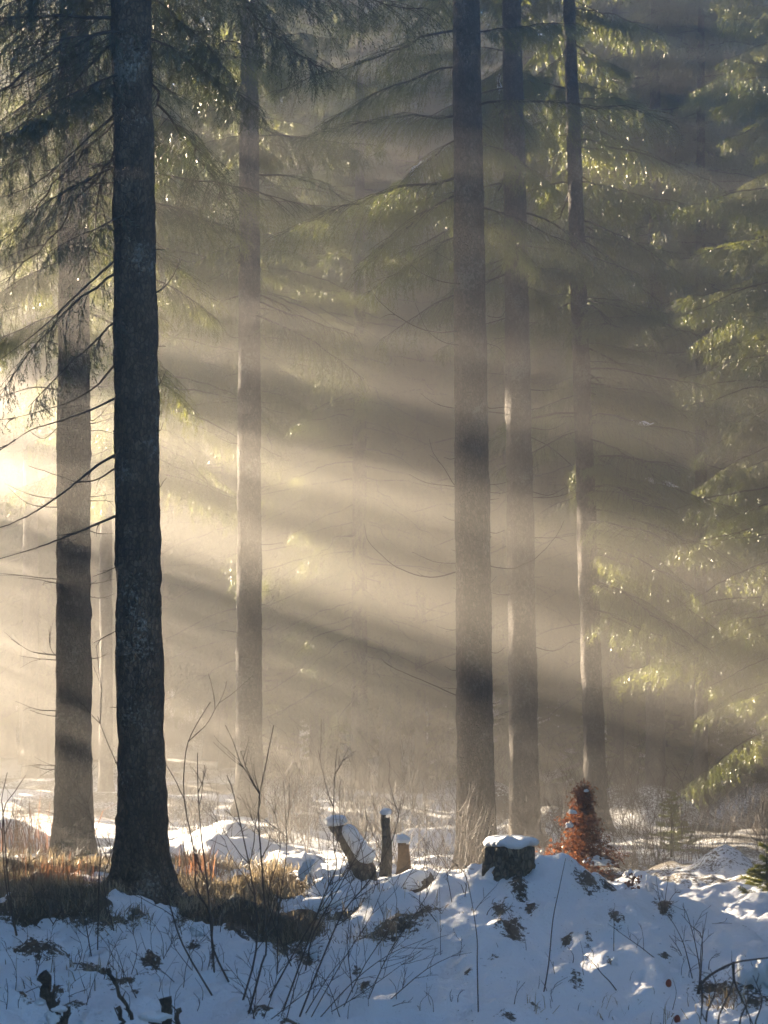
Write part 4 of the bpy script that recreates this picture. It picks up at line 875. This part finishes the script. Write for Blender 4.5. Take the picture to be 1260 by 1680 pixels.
for px, py, rx, ry, k in [(640, 1535, .3, .18, 220), (1190, 1652, .10, .12, 200), (1000, 1672, .10, .08, 24), (1090, 1672, .12, .08, 26), (880, 1660, .05, .06, 20), (560, 1500, .25, .2, 120), (610, 1420, .3, .3, 200), (700, 1400, .3, .3, 120), (330, 1430, .35, .5, 900), (130, 1600, .25, .2, 80)]:
    Y = Y_of(px, py); ex.append(g0.normal(X_at(px, Y), rx, k)); ey.append(g0.normal(Y, ry, k))
bx, by = np.concatenate(ex), np.concatenate(ey)
v, f = blades(bx, by, .04, .17, .0075, 18, 1.3)
gr = mesh_obj('dry_grass', v, f, M_GRASS, None, False); gr['kind'] = 'stuff'
tint = np.clip(.40 + .6 * fbm(bx * 1.9, by * 1.9, 6.6, 3) + g0.normal(0, .30, len(bx)), 0, 1); point_attr(gr, 'tint', np.repeat(tint, 5))
for px, py, Y, r, k, h, lab in [(92, 1486, 20.4, .16, 380, .30, 'reddish bracken clump in the sunlit grass before the paler left trunk'), (332, 1432, 21.5, .12, 140, .40, 'thin reddish bracken tuft just right of the dark trunk'), (55, 1440, 24.5, .25, 260, .6, 'pale reddish stalks glowing behind the grass at the left edge')]:
    q = np.random.default_rng(px); x = X_at(px, Y); v, f = blades(q.normal(x, r, k), q.normal(Y, r, k), h * .5, h * 1.1, .008, px, .5)
    ob = mesh_obj('bracken_clump', v, f, M_RED, None, False); point_attr(ob, 'tint', np.repeat(q.uniform(0, 1, k), 5)); tag(ob, lab, 'bracken')
def plume(path, Y, label):
    P = [at(a, b, Y) for a, b in path]; t = thing('grass_plume', label, 'grass plume', P[0]); p = smooth_path([local(q, P[0]) for q in P], 6)
    g = Geo(); g.tube(p, np.linspace(.004, .002, len(p)), 4); g.build('stem', M_TWIG, t)
    q = p[len(p) // 3:]; k = 150; u = np.random.default_rng(9).integers(0, len(q), k); v, f = leaves(k, q[u] + np.random.default_rng(10).normal(0, .010, (k, 3)), .022, 7)
    o = mesh_obj('seed_head', v, f, M_GRASS, t, False); point_attr(o, 'tint', np.ones(k * 4))
plume([(88, 1432), (88, 1400), (95, 1386), (108, 1383), (118, 1386)], 20.2, 'arching sunlit plume, upper of two before the paler left trunk')
plume([(100, 1432), (112, 1415), (130, 1405), (148, 1397)], 20.0, 'arching sunlit plume, lower and longer of two before the paler left trunk')

# ------------------------------------------------------------------ world, sun, haze, camera
w = bpy.data.worlds.new('World'); scene.world = w; w.use_nodes = True
nt = w.node_tree; nt.nodes.clear()
sky = nt.nodes.new('ShaderNodeTexSky'); sky.sky_type = 'NISHITA'; sky.sun_disc = False
sky.sun_elevation = SUN_EL; sky.sun_rotation = -SUN_AZ; sky.ozone_density = 5.0; sky.dust_density = .4
bg = nt.nodes.new('ShaderNodeBackground'); bg.inputs['Strength'].default_value = .072
wo = nt.nodes.new('ShaderNodeOutputWorld'); nt.links.new(sky.outputs[0], bg.inputs[0]); nt.links.new(bg.outputs[0], wo.inputs[0])
sl = bpy.data.lights.new('sun', 'SUN'); sl.energy = 5.0; sl.angle = R(.5); sl.color = (1.0, .82, .60)
so = link(bpy.data.objects.new('sun', sl))
sd = Vector((-math.sin(SUN_AZ) * math.cos(SUN_EL), math.cos(SUN_AZ) * math.cos(SUN_EL), math.sin(SUN_EL)))
so.rotation_euler = sd.to_track_quat('Z', 'Y').to_euler(); so.location = sd * 120

HAZE = .0104
hb = Geo(); x0, x1, y0, y1, z0, z1 = BX0 - .5, BX1 + .5, BY0 - .5, BY1 + .5, float(gzv.min()) - 1.0, 46.0
hb.add([(x0, y0, z0), (x1, y0, z0), (x1, y1, z0), (x0, y1, z0), (x0, y0, z1), (x1, y0, z1), (x1, y1, z1), (x0, y1, z1)],
       [(0, 3, 2, 1), (4, 5, 6, 7), (0, 1, 5, 4), (1, 2, 6, 5), (2, 3, 7, 6), (3, 0, 4, 7)])
hm, hnt, hns, hls = new_mat('haze_air')
ho = hns.new('ShaderNodeOutputMaterial'); pv = hns.new('ShaderNodeVolumePrincipled')
pv.inputs['Color'].default_value = (.97, .92, .85, 1); pv.inputs['Density'].default_value = HAZE; pv.inputs['Anisotropy'].default_value = .66
hm.cycles.volume_sampling = 'DISTANCE'; hls.new(pv.outputs[0], ho.inputs['Volume'])
haze = hb.build('haze', hm, None, False); haze['kind'] = 'stuff'

cam = bpy.data.cameras.new('camera'); cam.lens = 100; cam.sensor_width = 48; cam.sensor_fit = 'AUTO'
cam.shift_y = (HY - 840) / 1680; cam.clip_end = 500; cam.clip_start = .1
cam.dof.use_dof = True; cam.dof.focus_distance = 20; cam.dof.aperture_fstop = 5
co = link(bpy.data.objects.new('camera', cam)); co.location = (0, 0, CZ); co.rotation_euler = (R(90), 0, 0)
scene.camera = co
scene.view_settings.view_transform = 'Standard'; scene.view_settings.look = 'None'; scene.view_settings.exposure = 3.65; scene.view_settings.gamma = 1
c = scene.cycles
c.max_bounces = 5; c.diffuse_bounces = 3; c.glossy_bounces = 1; c.transmission_bounces = 3; c.volume_bounces = 0; c.transparent_max_bounces = 4
c.use_denoising = True; c.sample_clamp_indirect = 3.0; c.sample_clamp_direct = 0; c.caustics_reflective = False; c.caustics_refractive = False
